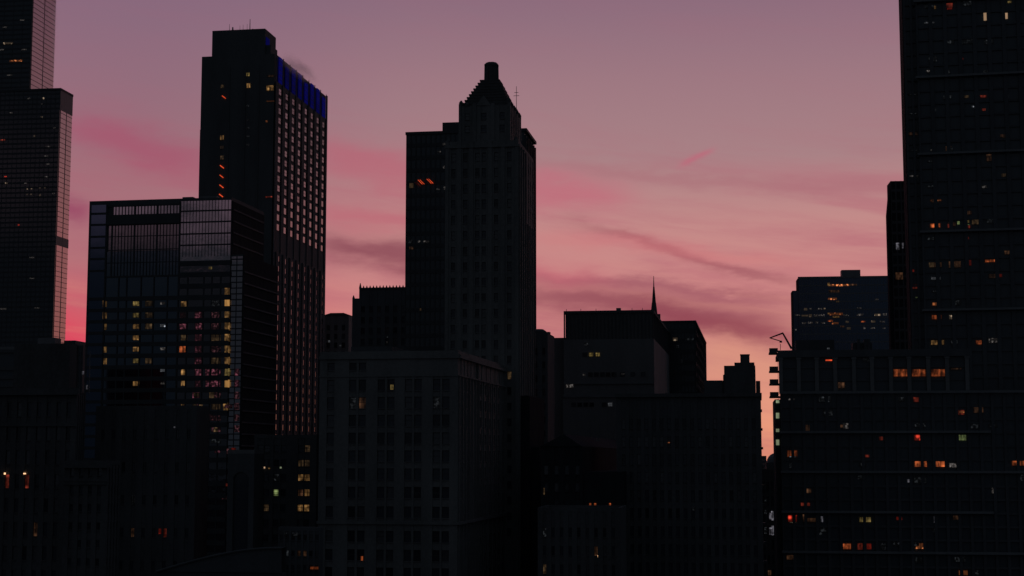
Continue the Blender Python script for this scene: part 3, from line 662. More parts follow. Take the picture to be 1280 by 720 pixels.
# pinstriped flank in two groups either side of a light court
yc0, yc1 = B.right(594, 560)[0], B.right(598, 560)[0]
wall_grid(m, B, 'R', w, d, yc0, 0, zt, even(d + .4, yc0, 5, .45), rows, d, -1)
wall_grid(m, B, 'R', w, yc1, L, 0, zt, even(yc1, L - .4, 8, .45), rows, d, -1)
for i in range(6): y = d + .4 + (yc0 - d - .4) * i / 5; m.box(w + .002, w + .3, max(d, y - .3), min(yc0, y + .3), 0, zt - 4)
for i in range(9): y = yc1 + (L - .4 - yc1) * i / 8; m.box(w + .002, w + .3, max(yc1, y - .3), min(L, y + .3), 0, zt - 4)
m.build('wall', LIMESTONE, B.root)
c = MB()
for py, out, hh in ((446.5, .3, .7), (470, .15, .3), (653.5, .32, .6)):
    z = B.front(480, py)[1]; c.box(-.2, w + out, -out, -.125, z - hh / 2, z + hh / 2)
    c.box(w + .302, w + .3 + out, -.12, L, z - hh / 2, z + hh / 2)
c.build('cornice', LIMESTONE, B.root)
roof_of(B, 0, w, 0, L, zt, ROOFM, 1.0, LIMESTONE)
ph = MB(); ph.box(4, 13, 9, 20, zt + .2, zt + 2.6); ph.box(15, 17, 6, 9, zt + .2, zt + 1.6); ph.box(18.5, 22, 15, 24, zt + .2, zt + 2.0); each(ph, 'rooftop_unit', CONC_DARK, B.root)
pp = MB(); pp.bar((12, 3, zt + .5), (27, 5, zt + .9), .18); pp.bar((12, 3.8, zt + .4), (27, 5.8, zt + .8), .12); pp.build('rooftop_pipe', PAINT, B.root)
B.light([(440, 504, GREYL), (452, 504, BROWN), (545, 504, GREYL)], 14); B.lit_panes([(490, 484, 4, 6, YELLOW), (452.5, 699, 2.6, 7, ORANGE)], .35, -1)
B.finish(most=100)

# ================================================================== 8 ribbed block, its neighbours and the steeple
B = Bld('ribbed_concrete_block', 'concrete block with dark vertical ribs around its top and one lit yellow pair', 'office building', 704.5, 817, 839, 388, 480, 9)
w, L, zt = B.w, B.L, B.h
zr = B.front(760, 424)[1]
m = MB(); m.box(0, w, 0, L, 0, zr); m.box(.5, w - .5, .5, L - .5, zr, zt - .6)
m.box(-3.5, 0, 4, L * .8, 0, B.front(695, 421)[1]); m.box(0, w * .97, -2.5, 0, 0, B.front(760, 497)[1]); m.build('wall', CONCRETE, B.root)
rb = MB(); n = 25
for i in range(n):
    x = (w - .4) * i / (n - 1); rb.box(x, x + .4, 0, .499, zr, zt - .6)
for i in range(14):
    y = .6 + (L - 1.2) * i / 13; rb.box(w - .498, w - .05, y, y + .4, zr, zt - .6)
each(rb, 'rib', GRANITE, B.root)
roof_of(B, 0, w, 0, L, zt - .6, ROOFM, .8, CONC_DARK)
ph = MB(); u = B.fx(773, 385, 5); ph.box(u - .7, u + .7, 5, 6.5, zt, zt + 1.4)
for p in (708, 726, 745, 790, 803): u = B.fx(p, 386, 1); ph.bar((u, 1, zt), (u, 1, zt + .9), .08)
ph.build('roof_vent', PAINT, B.root)
zr2 = [(B.front(760, y + 2.6)[1], B.front(760, y - 2.6)[1]) for y in (443, 468, 506)]
for (a, b), ps, yo_ in zip(zr2, ((731, 739, 747), (738, 745.5, 753, 760, 767.5, 778, 791, 804), (717, 724.5, 732, 739.5, 755, 762.5)), (-.02, -.02, -2.52)):
    for p in ps:
        u = B.fx(p, 460, yo_); B.add('F', yo_ - .05, u - .7, u + .7, a, b, None, 0)
lb = MB(); z = B.front(760, 480)[1]; lb.box(0, w, -.4, -.002, z, z + .4); z = B.front(760, 496)[1]; lb.box(0, w * .97, -2.9, -2.502, z - .2, z + .6); each(lb, 'ledge', BAND, B.root)
B.light([(739, 443, YELLOW), (747, 443, YELLOW), (767, 506, WHITE)], 8)
B.lit_panes([(712, 482, 9, 5, COOL_LO), (730, 468, 3, 2, COOL_LO), (778.5, 467.5, 4, 2, COOL_LO), (733, 430, 5, 4, GREYL), (691, 460, 2.5, 5, GREYL), (691, 482, 2, 8, GREYL)], -.12, -1); B.finish()

# rooftop water tank by the pinnacled tower
B = Bld('tank_topped_block', 'narrow dark block with a round tank on top, right of the pinnacled tower', 'office building', 655, 684.5, 688, 416, 420, 9, depth=14)
w, L, zt = B.w, B.L, B.h
m = MB(); m.box(0, w, .4, L, 0, zt); wall_grid(m, B, 'F', 0, 0, w, 0, zt, even(0, w, 3, .4), [(zt - 4 - 3.7 * i - 2, zt - 4 - 3.7 * i) for i in range(18)], .4); m.build('wall', GRANITE, B.root)
tk = MB(); u = B.fx(674, 414, 4); n = 14; cir = [(u + 2.0 * math.cos(2 * math.pi * i / n), 4 + 2.0 * math.sin(2 * math.pi * i / n)) for i in range(n)]
tk.prism(cir, zt, zt + .7, 1); tk.prism(cir, zt + .7, zt + 1.3, .55); tk.box(u - .3, u + 3, 3, 5, zt, zt + .5); tk.build('water_tank', DARKBRICK, B.root)
B.lit_panes([(668, 424, 2.5, 2.5, COOL_LO), (668, 430, 2, 2, GREYL)], -.1, -1); B.finish(most=40)

sx0 = at(817.5, 387, 640); t = bpy.data.objects.new('church_steeple', None); COL.objects.link(t); t.location = (sx0.x, sx0.y, 0)
t['label'] = 'slender pointed steeple rising behind the ribbed concrete block'; t['category'] = 'steeple'
tip = at(817, 345, 640).z; b_ = sx0.z
m = MB(); m.box(-4, 4, -4, 4, 0, b_ - 8); m.box(-2.4, 2.4, -2.4, 2.4, b_ - 8, b_ - 2); m.build('tower', LIME_DARK, t)
m = MB(); oc = lambda r: [(r * math.cos(R(22.5 + 45 * i)), r * math.sin(R(22.5 + 45 * i))) for i in range(8)]
h_ = tip - b_ + 2; m.prism(oc(1.5), b_ - 2, b_ - 2 + h_ * .30, .62); m.prism(oc(.86), b_ - 2 + h_ * .30, b_ - 2 + h_ * .72, .38)
m.build('spire', LIME_DARK, t)
m = MB(); m.bar((0, 0, b_ - 2 + h_ * .72), (0, 0, tip), .24, .1); m.build('finial', PAINT, t)

B = Bld('small_dark_tower', 'small plain dark tower with one pale glint near its top, right of the ribbed block', 'office building', 826, 868, 881, 403, 560, 9)
w, L, zt = B.w, B.L, B.h
m = MB(); m.box(0, w, 0, L, 0, zt); m.build('wall', GL_BLACK, B.root)
fr = MB(); nf = int(zt / 3.8); curtain(fr, 'F', 0, 0, w, zt - 3.8 * nf, zt, 10, nf, 1.6, .3, .15, .2); curtain(fr, 'R', w, 0, L, zt - 3.8 * nf, zt, 9, nf, 1.6, .5, .2, .5); fr.box(-.2, w + .6, -.3, L, zt, zt + .7); fr.build('facade_frame', BLACKMETAL, B.root)
B.lit_panes([(844, 424, 6, 4, COOL), (862, 424, 10, 2.5, GREYL), (852, 451, 2, 4, GREYL), (847, 433, 3, 3, GREYL)], -.15, -1); B.finish()

# ================================================================== 9 broad dark block with stepped tower
B = Bld('broad_dark_block', 'broad unlit dark block with a stepped tower and chimney at its corner', 'office building', 770, 951, 952, 494, 340, 9, depth=24)
w, L, zt = B.w, B.L, B.h
m = MB(); d = .4; m.box(0, w - d, d, L, 0, zt)
rows = [(zt - 5 - 3.9 * i - 2.3, zt - 5 - 3.9 * i) for i in range(14)]
wall_grid(m, B, 'F', 0, 0, w, 0, zt, even(0, w, 18, .5, .8), rows, d, 0)
m.box(w - d, w, d, L, 0, zt); m.build('wall', DARKBRICK, B.root)
tw = MB(); yb = 3; fz_ = lambda p: B.front(920, p, yb)[1]; tx = lambda p: B.fx(p, 460, yb)
tw.box(tx(905), tx(944), yb, L - 1, zt, fz_(457)); tw.box(tx(918), tx(943), yb + .5, L - 2, fz_(457), fz_(453)); tw.box(tx(903.5), tx(905), yb + 1, L - 2, zt, fz_(468))
tw.box(tx(944.5), tx(950), yb + 1, L - 1, zt, fz_(476)); stw = tw.build('stair_tower', DARKBRICK, B.root)
b0, b1 = fz_(482), fz_(476)
ch = MB(); ch.box(tx(925.5), tx(937), yb + 1, yb + 3.5, fz_(453), fz_(443.5)); ch.box(tx(925.1), tx(937.4), yb + .9, yb + 3.6, fz_(443.5), fz_(442.5)); ch.build('chimney', DARKBRICK, stw)
wg = MB(); wg.box(tx(880), tx(903), yb + 1, L - 3, zt, fz_(475)); wg.build('penthouse', CONC_DARK, B.root)
c = MB(); c.box(-.3, w + .2, -.5, -.002, zt - .3, zt + .5); c.box(w + .002, w + .2, .001, L, zt - .3, zt + .5); c.build('cornice', LIME_DARK, B.root)
for i in range(10):
    z = zt - 4 - i * 4.2
pr = MB()
for i in range(9): z = zt - 3 - 4.1 * i; pr.box(w + .002, w + .22 + .05 * i, 2, 7, z - .5, z)
pr.build('fire_escape', BLACKMETAL, B.root)
B.lit_panes([(836, 553, 2.4, 1.4, ORL), (867.5, 636, 3, 4, GREYL)], -.15, -1); B.finish(most=100)

B = Bld('low_dark_block', 'low flat-roofed dark block with one orange window at the bottom, right of the limestone block', 'apartment building', 672, 775, 783, 640, 300, 9)
w, L, zt = B.w, B.L, B.h
m = MB(); d = .4; m.box(0, w, d, L, 0, zt); cols = even(0, w, 9, .4, .5); rows = [(zt - 3 - 3.5 * i - 1.9, zt - 3 - 3.5 * i) for i in range(12)]
wall_grid(m, B, 'F', 0, 0, w, 0, zt, cols, rows, d, 0); m.build('wall', LIME_DARK, B.root)
roof_of(B, 0, w, 0, L, zt, ROOFM, .8, LIME_DARK)
B.light([(748, 695, BROWN), (682, 668, GREYL), (681, 706, AMBER_LO)], 16)
B.lit_panes([(748, 695, 2, 2, WBULB)], .3, -1); B.finish(most=60)
B = Bld('gabled_block', 'dark block with a faint gabled roof and three small reddish windows beside it', 'apartment building', 676, 728, 790, 552, 330, 9)
w, L, zt = B.w, B.L, B.h
m = MB(); d = .4; m.box(0, w, d, L, 0, zt - 1); rows = [(zt - 5 - 3.6 * i - 2, zt - 5 - 3.6 * i) for i in range(12)]
wall_grid(m, B, 'F', 0, 0, w, 0, zt - 1, even(0, w, 4, .42), rows, d, 0)
x3 = B.fx(775, 600); z3 = B.front(750, 590)[1]; m.box(w, x3, .6, L, 0, z3); m.build('wall', SHADE_BLACK, B.root)  # black wall colour stands in for shade on this block
rf = MB(); rf.v += [(0, -.3, zt - 1), (w, -.3, zt - 1), (w, L, zt - 1), (0, L, zt - 1), (w * .55, -.3, zt + 1.6), (w * .55, L, zt + 1.6)]
for q in ((0, 3, 2, 1), (0, 1, 4), (3, 5, 2), (0, 4, 5, 3), (1, 2, 5, 4)): rf.f.append(q); rf.mi.append(0)
rf.build('roof', SHADE_BLACK, B.root)
B.lit_panes([(738, 632.5, 2.6, 7, ORANGE), (744, 632.5, 2.6, 7, ORANGE), (762.5, 632.5, 2.2, 7, ORANGE), (747, 550, 3, 3, GREYL)], .5, -1); B.lit_panes([(680, 614, 2, 8, AMBER_LO)], -.05, -1)
B.finish(most=40)

# ================================================================== 10 distant blue office tower
B = Bld('blue_office_tower', 'distant blue glass office with a band of lit floors, set back penthouse', 'office building', 991, 1150, 1150, 346, 760, 6, depth=12)
w, L, zt = B.w, B.L, B.h; xq = B.fx(998, 350); zq = B.front(994, 363)[1]
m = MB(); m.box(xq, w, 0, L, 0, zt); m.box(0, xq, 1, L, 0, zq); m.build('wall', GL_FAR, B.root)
m = MB(); m.box(xq - .3, xq - .002, .3, L, zq, zt); m.box(-.3, -.002, 1.3, L, 0, zq); m.build('end_shade_sheet', SHADE_BLACK, B.root)  # dark sheets put over the ends to paint them shaded
fr = MB(); fh = 4.0; nf = int(zt / fh); curtain(fr, 'F', 0, xq, w, zt - nf * fh, zt, 40, nf, .5, .14, .08, .12); fr.box(xq - .2, w, -.3, 1, zt - .2, zt + .7); fr.build('facade_frame', PAINT, B.root)
ph = MB(); ph.box(B.fx(1052, 341, 4), B.fx(1075.5, 341, 4), 4, 10, zt, B.front(1060, 338.5, 8)[1]); ph.build('penthouse', PAINT, B.root)
P = [(1049, 356.5, 27, 2.2, ORL), (1036, 355.5, 3, 4, AMBER), (1066, 356, 10, 2, BROWN), (1040.5, 373.5, 11, 2.4, ORL), (1047, 377, 4, 2, AMBER_LO), (1043, 364, 14, 3, BROWN)]
P += [(1007, 386.5, 4, 3, COOL), (1013, 386, 3, 2, COOL_LO), (1025, 386, 5, 2, COOL_LO), (1030.5, 386, 2, 2, COOL), (1074, 385, 5, 1.4, COOL_LO), (1096, 374, 4, 2, COOL_LO)]
P += [(997, 394, 6, 1.6, COOL_LO), (1006, 394.5, 8, 2, COOL), (1013, 394.5, 4, 3.5, COOL), (1020, 394.5, 5, 3, COOL_LO), (1027, 394, 7, 2.6, COOL_LO), (1036.5, 392, 4, 2, AMBER), (1045, 392.5, 17, 3, ORL), (1045, 396, 8, 2, AMBER), (1057.5, 394, 7, 2, COOL_LO), (1075, 393.5, 8, 2.4, COOL_LO), (1097, 393.5, 8, 2.6, COOL), (1106, 393, 5, 2.4, COOL_LO)]
P += [(1005, 404, 5, 2, COOL_LO), (1013, 403.5, 6, 2.4, COOL_LO), (1021, 403, 4, 2.4, COOL_LO), (1029, 403.5, 5, 2, COOL_LO), (1038, 401, 6, 2, ORANGE), (1044, 404, 8, 2.4, ORL), (1059, 402.5, 4, 2.4, COOL), (1079, 402, 5, 1.6, ORANGE), (1091.5, 402, 5, 2.4, COOL), (1103, 402, 6, 2, COOL_LO), (1061, 410.5, 5, 3, COOL), (1080.5, 410, 2.4, 2.4, COOL_LO), (1091, 410, 5, 2.2, COOL_LO), (1105, 410, 3, 2, COOL_LO), (994.5, 412, 2, 2, COOL_LO), (1053, 408, 5, 2, BROWN)]
B.lit_panes(P, -.1, -1); B.finish(most=99)

# ================================================================== 11 dark slab beside the right tower
B = Bld('narrow_dark_slab', 'narrow dark slab with a chamfered edge, left of the tall balcony tower', 'skyscraper', 1113, 1190, 1195, 225, 470, 6, depth=8)
w, L, zt = B.w, B.L, B.h; x0 = B.fx(1109.5, 270); zc_ = B.front(1110, 268)[1]
m = MB(); m.box(0, w, 0, L, 0, zt)
m.v += [(0, .3, zt), (0, .3, 0), (x0, .3, 0), (x0, .3, zc_), (0, 4, zt), (0, 4, 0), (x0, 4, 0), (x0, 4, zc_)]
for q in ((0, 3, 2, 1), (4, 5, 6, 7), (0, 4, 7, 3), (3, 7, 6, 2)): m.f.append(tuple(8 + i for i in q)); m.mi.append(0)
m.build('wall', SHADE_BLACK, B.root)  # coloured black to keep the chamfered side in shade
fr = MB(); nf = int(zt / 3.3); curtain(fr, 'F', 0, 0, w, zt - nf * 3.3, zt, 12, nf, .8, .4, .1, .2); fr.build('facade_frame', GRANITE, B.root)
B.lit_panes([(1122, 308, 4, 9, GREYW), (1128.5, 307, 2, 7, GREYW), (1124, 345, 10, 10, BROWN)], -.12, 1); B.finish()

# ================================================================== 12 tall tower at the right edge
B = Bld('balcony_tower', 'tall dark apartment tower cut by the right edge, pale ledges between storeys', 'skyscraper', 1130.5, 1330, 1331, 60, 400, 12, depth=22)
w, L = B.w, B.L; zt = B.h + 45; xm = B.fx(1151, 250)
z97 = B.front(1160, 97)[1]; z388 = B.front(1160, 388)[1]; fh = (z97 - z388) / 18
m = MB(); m.box(0, xm, 1.6, L, 0, zt); m.box(xm, w, 0, L, 0, zt); m.build('wall', GL_BLACK, B.root)
fr = MB(); z = z97 + fh * 20
while z > 0:
    fr.box(xm, w, -.35, -.002, z - .55, z); fr.box(.2, xm - .1, 1.2, 1.598, z - .5, z); z -= fh
n = 10
for i in range(n + 1):
    x = xm + (w - xm) * i / n; fr.box(max(xm, x - .5), min(w, x + .5), -.5, -.003, 0, zt)
sw = MB(); sw.box(-.3, -.002, 1.2, L, 0, zt); sw.build('side_wall_or_shade_sheet', SHADE_BLACK, B.root)  # black sheet paints this glow-lit side as shaded
for x in (0, xm * .55): fr.box(x - .1, x + .5, .9, 1.597, 0, zt)
fr.build('facade_frame', GRANITE, B.root)
bd = MB()
for i in range(-1, 4): z = z97 - 6 * fh * i; bd.box(xm - .5, w, -1.3, -.501, z - .28, z + .28)
each(bd, 'ledge', BAND, B.root)
P = [(1185, 7, 13, 7, RED_LO), (1187, 11, 6, 2, REDL), (1211, 4, 14, 7, GREYL), (1162, 8, 13, 4, GREYL), (1169, 9.5, 2.4, 4, AMBER), (1232, 20.5, 5, 11, PEACH), (1257, 20, 5, 8, PEACH), (1262, 2.5, 5, 2.5, YELLOW), (1161.5, 28.5, 14, 3, WHITE), (1203, 73.5, 2, 2, REDL), (1181, 75, 2.4, 2.4, GREYL), (1166, 74, 11, 7, GREYL), (1216, 133, 2.6, 2, WHITE), (1187, 52, 11, 6, GREYL), (1209, 52, 14, 6, GREYL), (1236, 52, 12, 6, GREYL)]
P += [(1166, 188, 5, 2, COOL_LO), (1163, 201.5, 8, 2.4, GREYL), (1238, 197, 11, 10, BROWN), (1170, 250.5, 14, 2.6, ORL), (1169, 282, 13, 6, ORANGE), (1198, 278.5, 3, 4, GREEN), (1208.5, 277, 6, 3.5, YELLOW), (1210, 281.5, 5, 2, GREEN), (1220, 277.5, 11, 7, AMBER_LO), (1190, 280, 10, 6, BROWN), (1240, 276, 14, 6, GREYL), (1209.5, 297.5, 2.6, 2.4, REDL), (1170, 331, 15, 7, BROWN), (1193.5, 330.5, 16, 9, BROWN), (1210.5, 328.5, 7, 7, REDL), (1239, 326, 16, 4, ORANGE), (1240, 345, 9, 6, BROWN), (1249, 344.5, 7, 4, REDL), (1170, 348, 12, 4.5, WHITE), (1170, 364, 10, 3, GREYL), (1170, 380, 10, 5, ORL), (1197, 378, 8, 7, GREYL), (1171, 396.5, 13, 6, ORANGE), (1189, 396.5, 5, 5, COOL), (1172, 428, 17, 6.5, AMBER), (1193, 428, 9, 6, GREYL), (1223.5, 428, 8, 6, ORANGE), (1242, 425.5, 13, 7, COOL_LO), (1163, 233, 10, 3, GREYL)]
rg = random.Random(11)
for i in range(22):  # extra dim windows, added at random to thicken the scatter of lights
    k = rg.randrange(18); P.append((1162 + 23.3 * rg.randrange(5) + rg.uniform(-3, 5), 97 + 16.15 * k - 8 + rg.uniform(-1, 1), rg.uniform(4, 12), rg.uniform(3, 6), rg.choice((BROWN, BROWN, GREYL, GREYL, COOL_LO, RED_LO, AMBER_LO))))
B.lit_panes(P, -.08, 1)
B.lit_panes([(1133, 123.5, 2.2, 2.2, GREEN), (1141, 166.5, 12, 6, BROWN), (1142, 188, 10, 1.6, GREYL), (1142, 220, 13, 2.2, COOL_LO), (1140, 339.5, 5, 5, REDL), (1142, 358.5, 11, 6, RED_LO), (1146, 372.5, 3, 3, GREEN), (1141, 118, 11, 2, GREYL), (1141, 142, 11, 2, GREYL)], 1.5, 1)
B.finish(most=99)

# ================================================================== 13 lower apartment block in front of it
B = Bld('pilastered_apartments', 'dark apartment block with pale pilasters at the top and ledges below, lower right', 'apartment building', 975, 1345, 1346, 489, 362, 8, depth=26)
w, L, zt = B.w, B.L, B.h; xr = B.fx(1213, 460); zu = B.front(1090, 437)[1]
z491 = zt; z640 = B.front(1090, 640)[1]; fh = (z491 - z640) / 9
m = MB(); m.box(0, w, 0, L, 0, zt); m.box(.2, xr, .6, L - 1, zt, zu - 1.2); m.build('wall', GL_BLACK, B.root)
roof_of(B, -.2, xr + .2, .1, L, zu - 1.2, ROOFM, 1.2, CONC_DARK)
fr = MB(); z = zt - fh
while z > 0: fr.box(.3, w, -.3, -.002, z - .5, z); z -= fh
for i in range(26):
    x = w * i / 25; fr.box(max(0, x - .35), min(w, x + .35), -.42, -.003, 0, zt - .4)
z = zt + fh
while z < zu - 2: fr.box(.2, xr, .35, .598, z - .4, z); z += fh
fr.build('facade_frame', GRANITE, B.root)
bd = MB()
for i in range(0, 6):
    z = zt - 3 * fh * i; x1_ = w if i % 2 == 0 else B.fx(1238, 540); bd.box(-.2, x1_, -1.1, -.425, z - .28, z + .28)
each(bd, 'ledge', BAND, B.root)
for p in (976, 998.5, 1021, 1044, 1067.5, 1090, 1113.5, 1136.5, 1160.5, 1184, 1209):
    x = B.fx(p, 465); c = MB(); c.box(x - .45, x + .45, -.1, .349, zt + .33, zu - 2.2); c.box(x - .6, x + .6, -.2, .349, zu - 2.2, zu - 1.7); c.build('pilaster', CONCRETE, B.root)
tp = MB(); tp.box(-.4, xr + .4, -.3, .095, zu - 1.7, zu); tp.build('cornice', CONC_DARK, B.root)
# balconies stepping out of the left flank
for i, py in enumerate((438, 461, 477, 493)):
    z = B.front(975, py + 2)[1]; b = MB(); b.box(-2.4, -.01 if i else -.45, .8, 5.5, z - .35, z, 0)
    bo = b.build('balcony', CONC_DARK, B.root); b = MB(); b.box(-2.35, -2.28, .8, 5.5, z, z + 1.0); b.box(-2.28, -.3, .82, .88, z, z + 1.0); b.build('glass_rail', GLASS, bo)
wg = MB(); wg.box(-1.2, -.005, 2.5, L - 4, 0, B.front(972, 497, 2)[1] - .4); wg.build('side_wing', GRANITE, B.root)
ph = MB(); z = zu - .9; ph.box(B.fx(995, 430, 5), B.fx(1043, 430, 5), 5, 12, z, B.front(1010, 425, 5)[1]); ph.box(B.fx(1066, 430, 6), B.fx(1090, 430, 6), 6, 12, z, B.front(1070, 428.5, 6)[1])
for p in (1073, 1082, 1086): u = B.fx(p, 428, 5.5); ph.box(u - .35, u + .35, 5.3, 5.9, z, B.front(p, 424, 5.5)[1])
each(ph, 'rooftop_unit', BLACKMETAL, B.root)
P = [(1036, 450.3, 8, 1.6, REDBAR), (1051.5, 481.5, 3.2, 3.2, WBULB), (1051.5, 481.5, 9, 8, BROWN), (1126, 466, 19, 10, ORANGE), (1148.5, 466, 18, 10, ORANGE), (1172.5, 466, 18, 10, ORANGE), (1195, 461, 14, 3, BROWN), (1035.5, 435.6, 3, 2, WHITE), (1083, 450, 8, 4, GREYL)]
B.lit_panes([p for p in P if p[1] < 489], .52, 1)
rg = random.Random(5)  # more made-up dim windows, scattered to add lights here
RND = [(985 + 23.2 * rg.randrange(12) + rg.uniform(-3, 4), 499 + 16.4 * rg.randrange(13) + rg.uniform(-1, 1), rg.uniform(4, 13), rg.uniform(4, 7), rg.choice((BROWN, GREYL, GREYL, GREYL, COOL_LO, RED_LO, BROWN))) for i in range(20)]
P = [(1146, 499.5, 9, 7, RED_LO), (1200, 515.5, 12, 7, RED_LO), (1202, 515, 6, 2.4, ORL), (1223, 511, 13, 11, BROWN), (1150, 531.5, 14, 6, GREYL), (1147.5, 547, 10, 8, REDL), (1202, 547, 12, 8, GREEN), (990.5, 567, 13, 9, ORANGE), (991, 571, 9, 2, WHITE), (1084, 570, 5, 3, RED_LO), (1151, 580, 16, 8, ORANGE), (1175.5, 580, 15, 8, ORANGE), (1274, 579, 18, 7, ORANGE), (1258, 579, 4, 7, GREYL), (990.5, 648, 12, 9, REDL), (991, 653, 9, 2, COOL), (1081.5, 649.5, 15, 7, YELLOW), (1124, 648, 7, 4, REDL), (1169, 649.5, 3, 8, GREYW), (1058.5, 683, 11, 8, ORANGE), (1075, 683, 6, 8, RED_LO), (1086, 683, 6, 7, REDL), (1104, 683, 6, 8, GREYL), (1150.5, 682.5, 12, 8, ORL), (1204, 716, 12, 7, ORL), (1220, 716, 6, 7, GREYL), (1027.5, 649, 2.4, 7, GREYW), (1025, 667, 6, 3, GREYL), (989.5, 499, 8, 2.2, COOL_LO), (1150, 600, 16, 9, GREYL), (1136, 601, 4, 4, GREYW), (1276, 597, 7, 8, GREYL), (1012, 650, 16, 6, BROWN), (1031, 499, 16, 8, GREYL), (1035, 516, 12, 8, GREYL), (1008, 535, 8, 8, BROWN), (1148, 700, 9, 7, GREYL), (1200, 699, 14, 7, GREYL)] + RND
B.lit_panes(P, -.06, 1)
B.lit_panes([(972.0, 502, 4, 3.5, GREENB), (972, 519.5, 4, 7, GREENB), (972, 538, 4, 4, GREENB), (972, 553, 4, 7, GREENB)], 2.4, -1)
B.finish(most=99)

# window cleaning davit on its roof
O = B; px0 = 988
t = bpy.data.objects.new('roof_davit', None); COL.objects.link(t)
bx_, bz_ = B.front(988, 433, 2.0); t.location = B.o + B.u * bx_ + B.v * 2.0 + Vector((0, 0, zu)); t.rotation_euler = (0, 0, -B.phi)
t['label'] = 'small folding jib crane on the roof corner of the pilastered apartment block'; t['category'] = 'crane'
def rel(px, py): a = B.front(px, py, 2.0); return (a[0] - bx_, 0, a[1] - zu)
m = MB(); m.bar(rel(989.5, 436), rel(978.5, 416.5), .26, .2); m.build('mast', BLACKMETAL, t)
m = MB(); m.bar(rel(979, 416.2), rel(962, 422.5), .2, .14); m.bar(rel(962, 422.3), rel(976, 426.5), .12, .12); m.build('jib', BLACKMETAL, t)
m = MB(); a = rel(976, 426.5); m.box(a[0] - .3, a[0] + .3, -.2, .2, a[2] - .35, a[2] + .1); a = rel(975.5, 436); m.bar((a[0], 0, a[2] - .3), (a[0], 0, a[2] + 1.2), .07); m.build('hook_block', BLACKMETAL, t)

# ================================================================== 14 low block and tree in the gap
B = Bld('gap_block', 'low block with pale lit windows in the gap beside the apartment block', 'office building', 946, 978, 980, 590, 480, 6, depth=20)
w, L, zt = B.w, B.L, B.h; m = MB(); m.box(0, w, .4, L, 0, zt); wall_grid(m, B, 'F', 0, 0, w, 0, zt, even(0, w, 6, .6), [(zt - 3 - 4.4 * i - 3, zt - 3 - 4.4 * i) for i in range(11)], .4); m.build('wall', LIME_DARK, B.root)
roof_of(B, 0, w, 0, L, zt, ROOFM, .7, LIME_DARK)
B.light([(964, 645, GREYW), (964, 664, GREYW)], 12); B.lit_panes([(964, 645, 5, 8, GREYW), (964, 664, 5, 9, GREYW), (957, 640, 3, 5, GREYL), (957, 663, 3, 8, GREYL), (962, 716, 4, 6, BROWN), (957, 626, 3, 3, GREYL)], -.1, 1); B.finish(most=60)
B = Bld('domed_building', 'dark domed roof seen in the narrow bright gap at the horizon', 'building', 958, 984, 986, 578, 700, 6, depth=10)
w, L, zt = B.w, B.L, B.h; m = MB(); m.box(0, w, 0, L, 0, zt); m.build('wall', DARKBRICK, B.root)
dm = MB(); cx, cy = w * .5, L * .5
for i in range(5):
    a0, a1 = R(18 * i), R(18 * (i + 1)); r0, r1 = 4.2 * math.cos(a0), 4.2 * math.cos(a1)
    dm.prism([(cx + r0 * math.cos(2 * math.pi * j / 16), cy + r0 * math.sin(2 * math.pi * j / 16)) for j in range(16)], zt + 4.2 * math.sin(a0), zt + 4.2 * math.sin(a1), max(.03, r1 / r0))
dm.build('dome', PAINT, B.root)
# far blocks along the horizon
for i, (xa, xb, yt, D) in enumerate(((930, 958, 571, 1500), (80, 94, 428, 700), (92, 104, 434, 690), (660, 700, 560, 1500))):
    lab = ['far low block on the horizon under the brightest sky', 'dark stepped block right of the black stepped skyscraper, taller of two', 'dark small block against the red sky, left of the glass hotel', 'far low block behind the tank topped block'][i]
    if i in (0, 3) and i == 3: continue
    B = Bld('distant_block', lab, 'building', xa, xb, xb + 2, yt, D, 7, depth=15, group='far dark blocks on the skyline')
    m = MB(); nf = int(B.h / 4); m.box(0, B.w, .3, B.L, 0, B.h)
    wall_grid(m, B, 'F', 0, 0, B.w, 0, B.h, even(0, B.w, 4, .5), [(B.h - 2 - 3.8 * k - 2, B.h - 2 - 3.8 * k) for k in range(8)], .3, 1, False); m.build('wall', GRANITE, B.root)
    gm_ = MB(); gm_.box(.4, B.w - .4, .2, .299, B.h - 34, B.h - 1.5); gm_.build('glazing', GLASS, B.root); roof_of(B, 0, B.w, 0, B.L, B.h, ROOFM, .9, GRANITE)

# ================================================================== 15 dark old buildings, lower left
B = Bld('banded_block', 'dim block with stacked horizontal bands at the far left edge', 'office building', -60, 25, 29, 437, 400, 9)
w, L, zt = B.w, B.L, B.h; m = MB(); m.box(0, w, 0, L, 0, zt); m.build('wall', GL_BLACK, B.root)
b = MB()
for y0, y1 in ((437, 441), (458, 463), (470, 474), (481, 484), (490, 494), (500, 504), (511, 517)): b.box(0, w, -.4, -.002, B.front(10, y1)[1], B.front(10, y0)[1])
for i in range(16): x = B.w * .45 + i * .55 * B.w / 15; b.box(x - .25, x + .12, -.35, -.003, B.front(10, 560)[1], B.front(10, 517)[1] - .01)
b.build('spandrel', CONC_DARK, B.root); roof_of(B, 0, w, 0, L, zt, ROOFM, .8, CONCRETE)
B.finish()

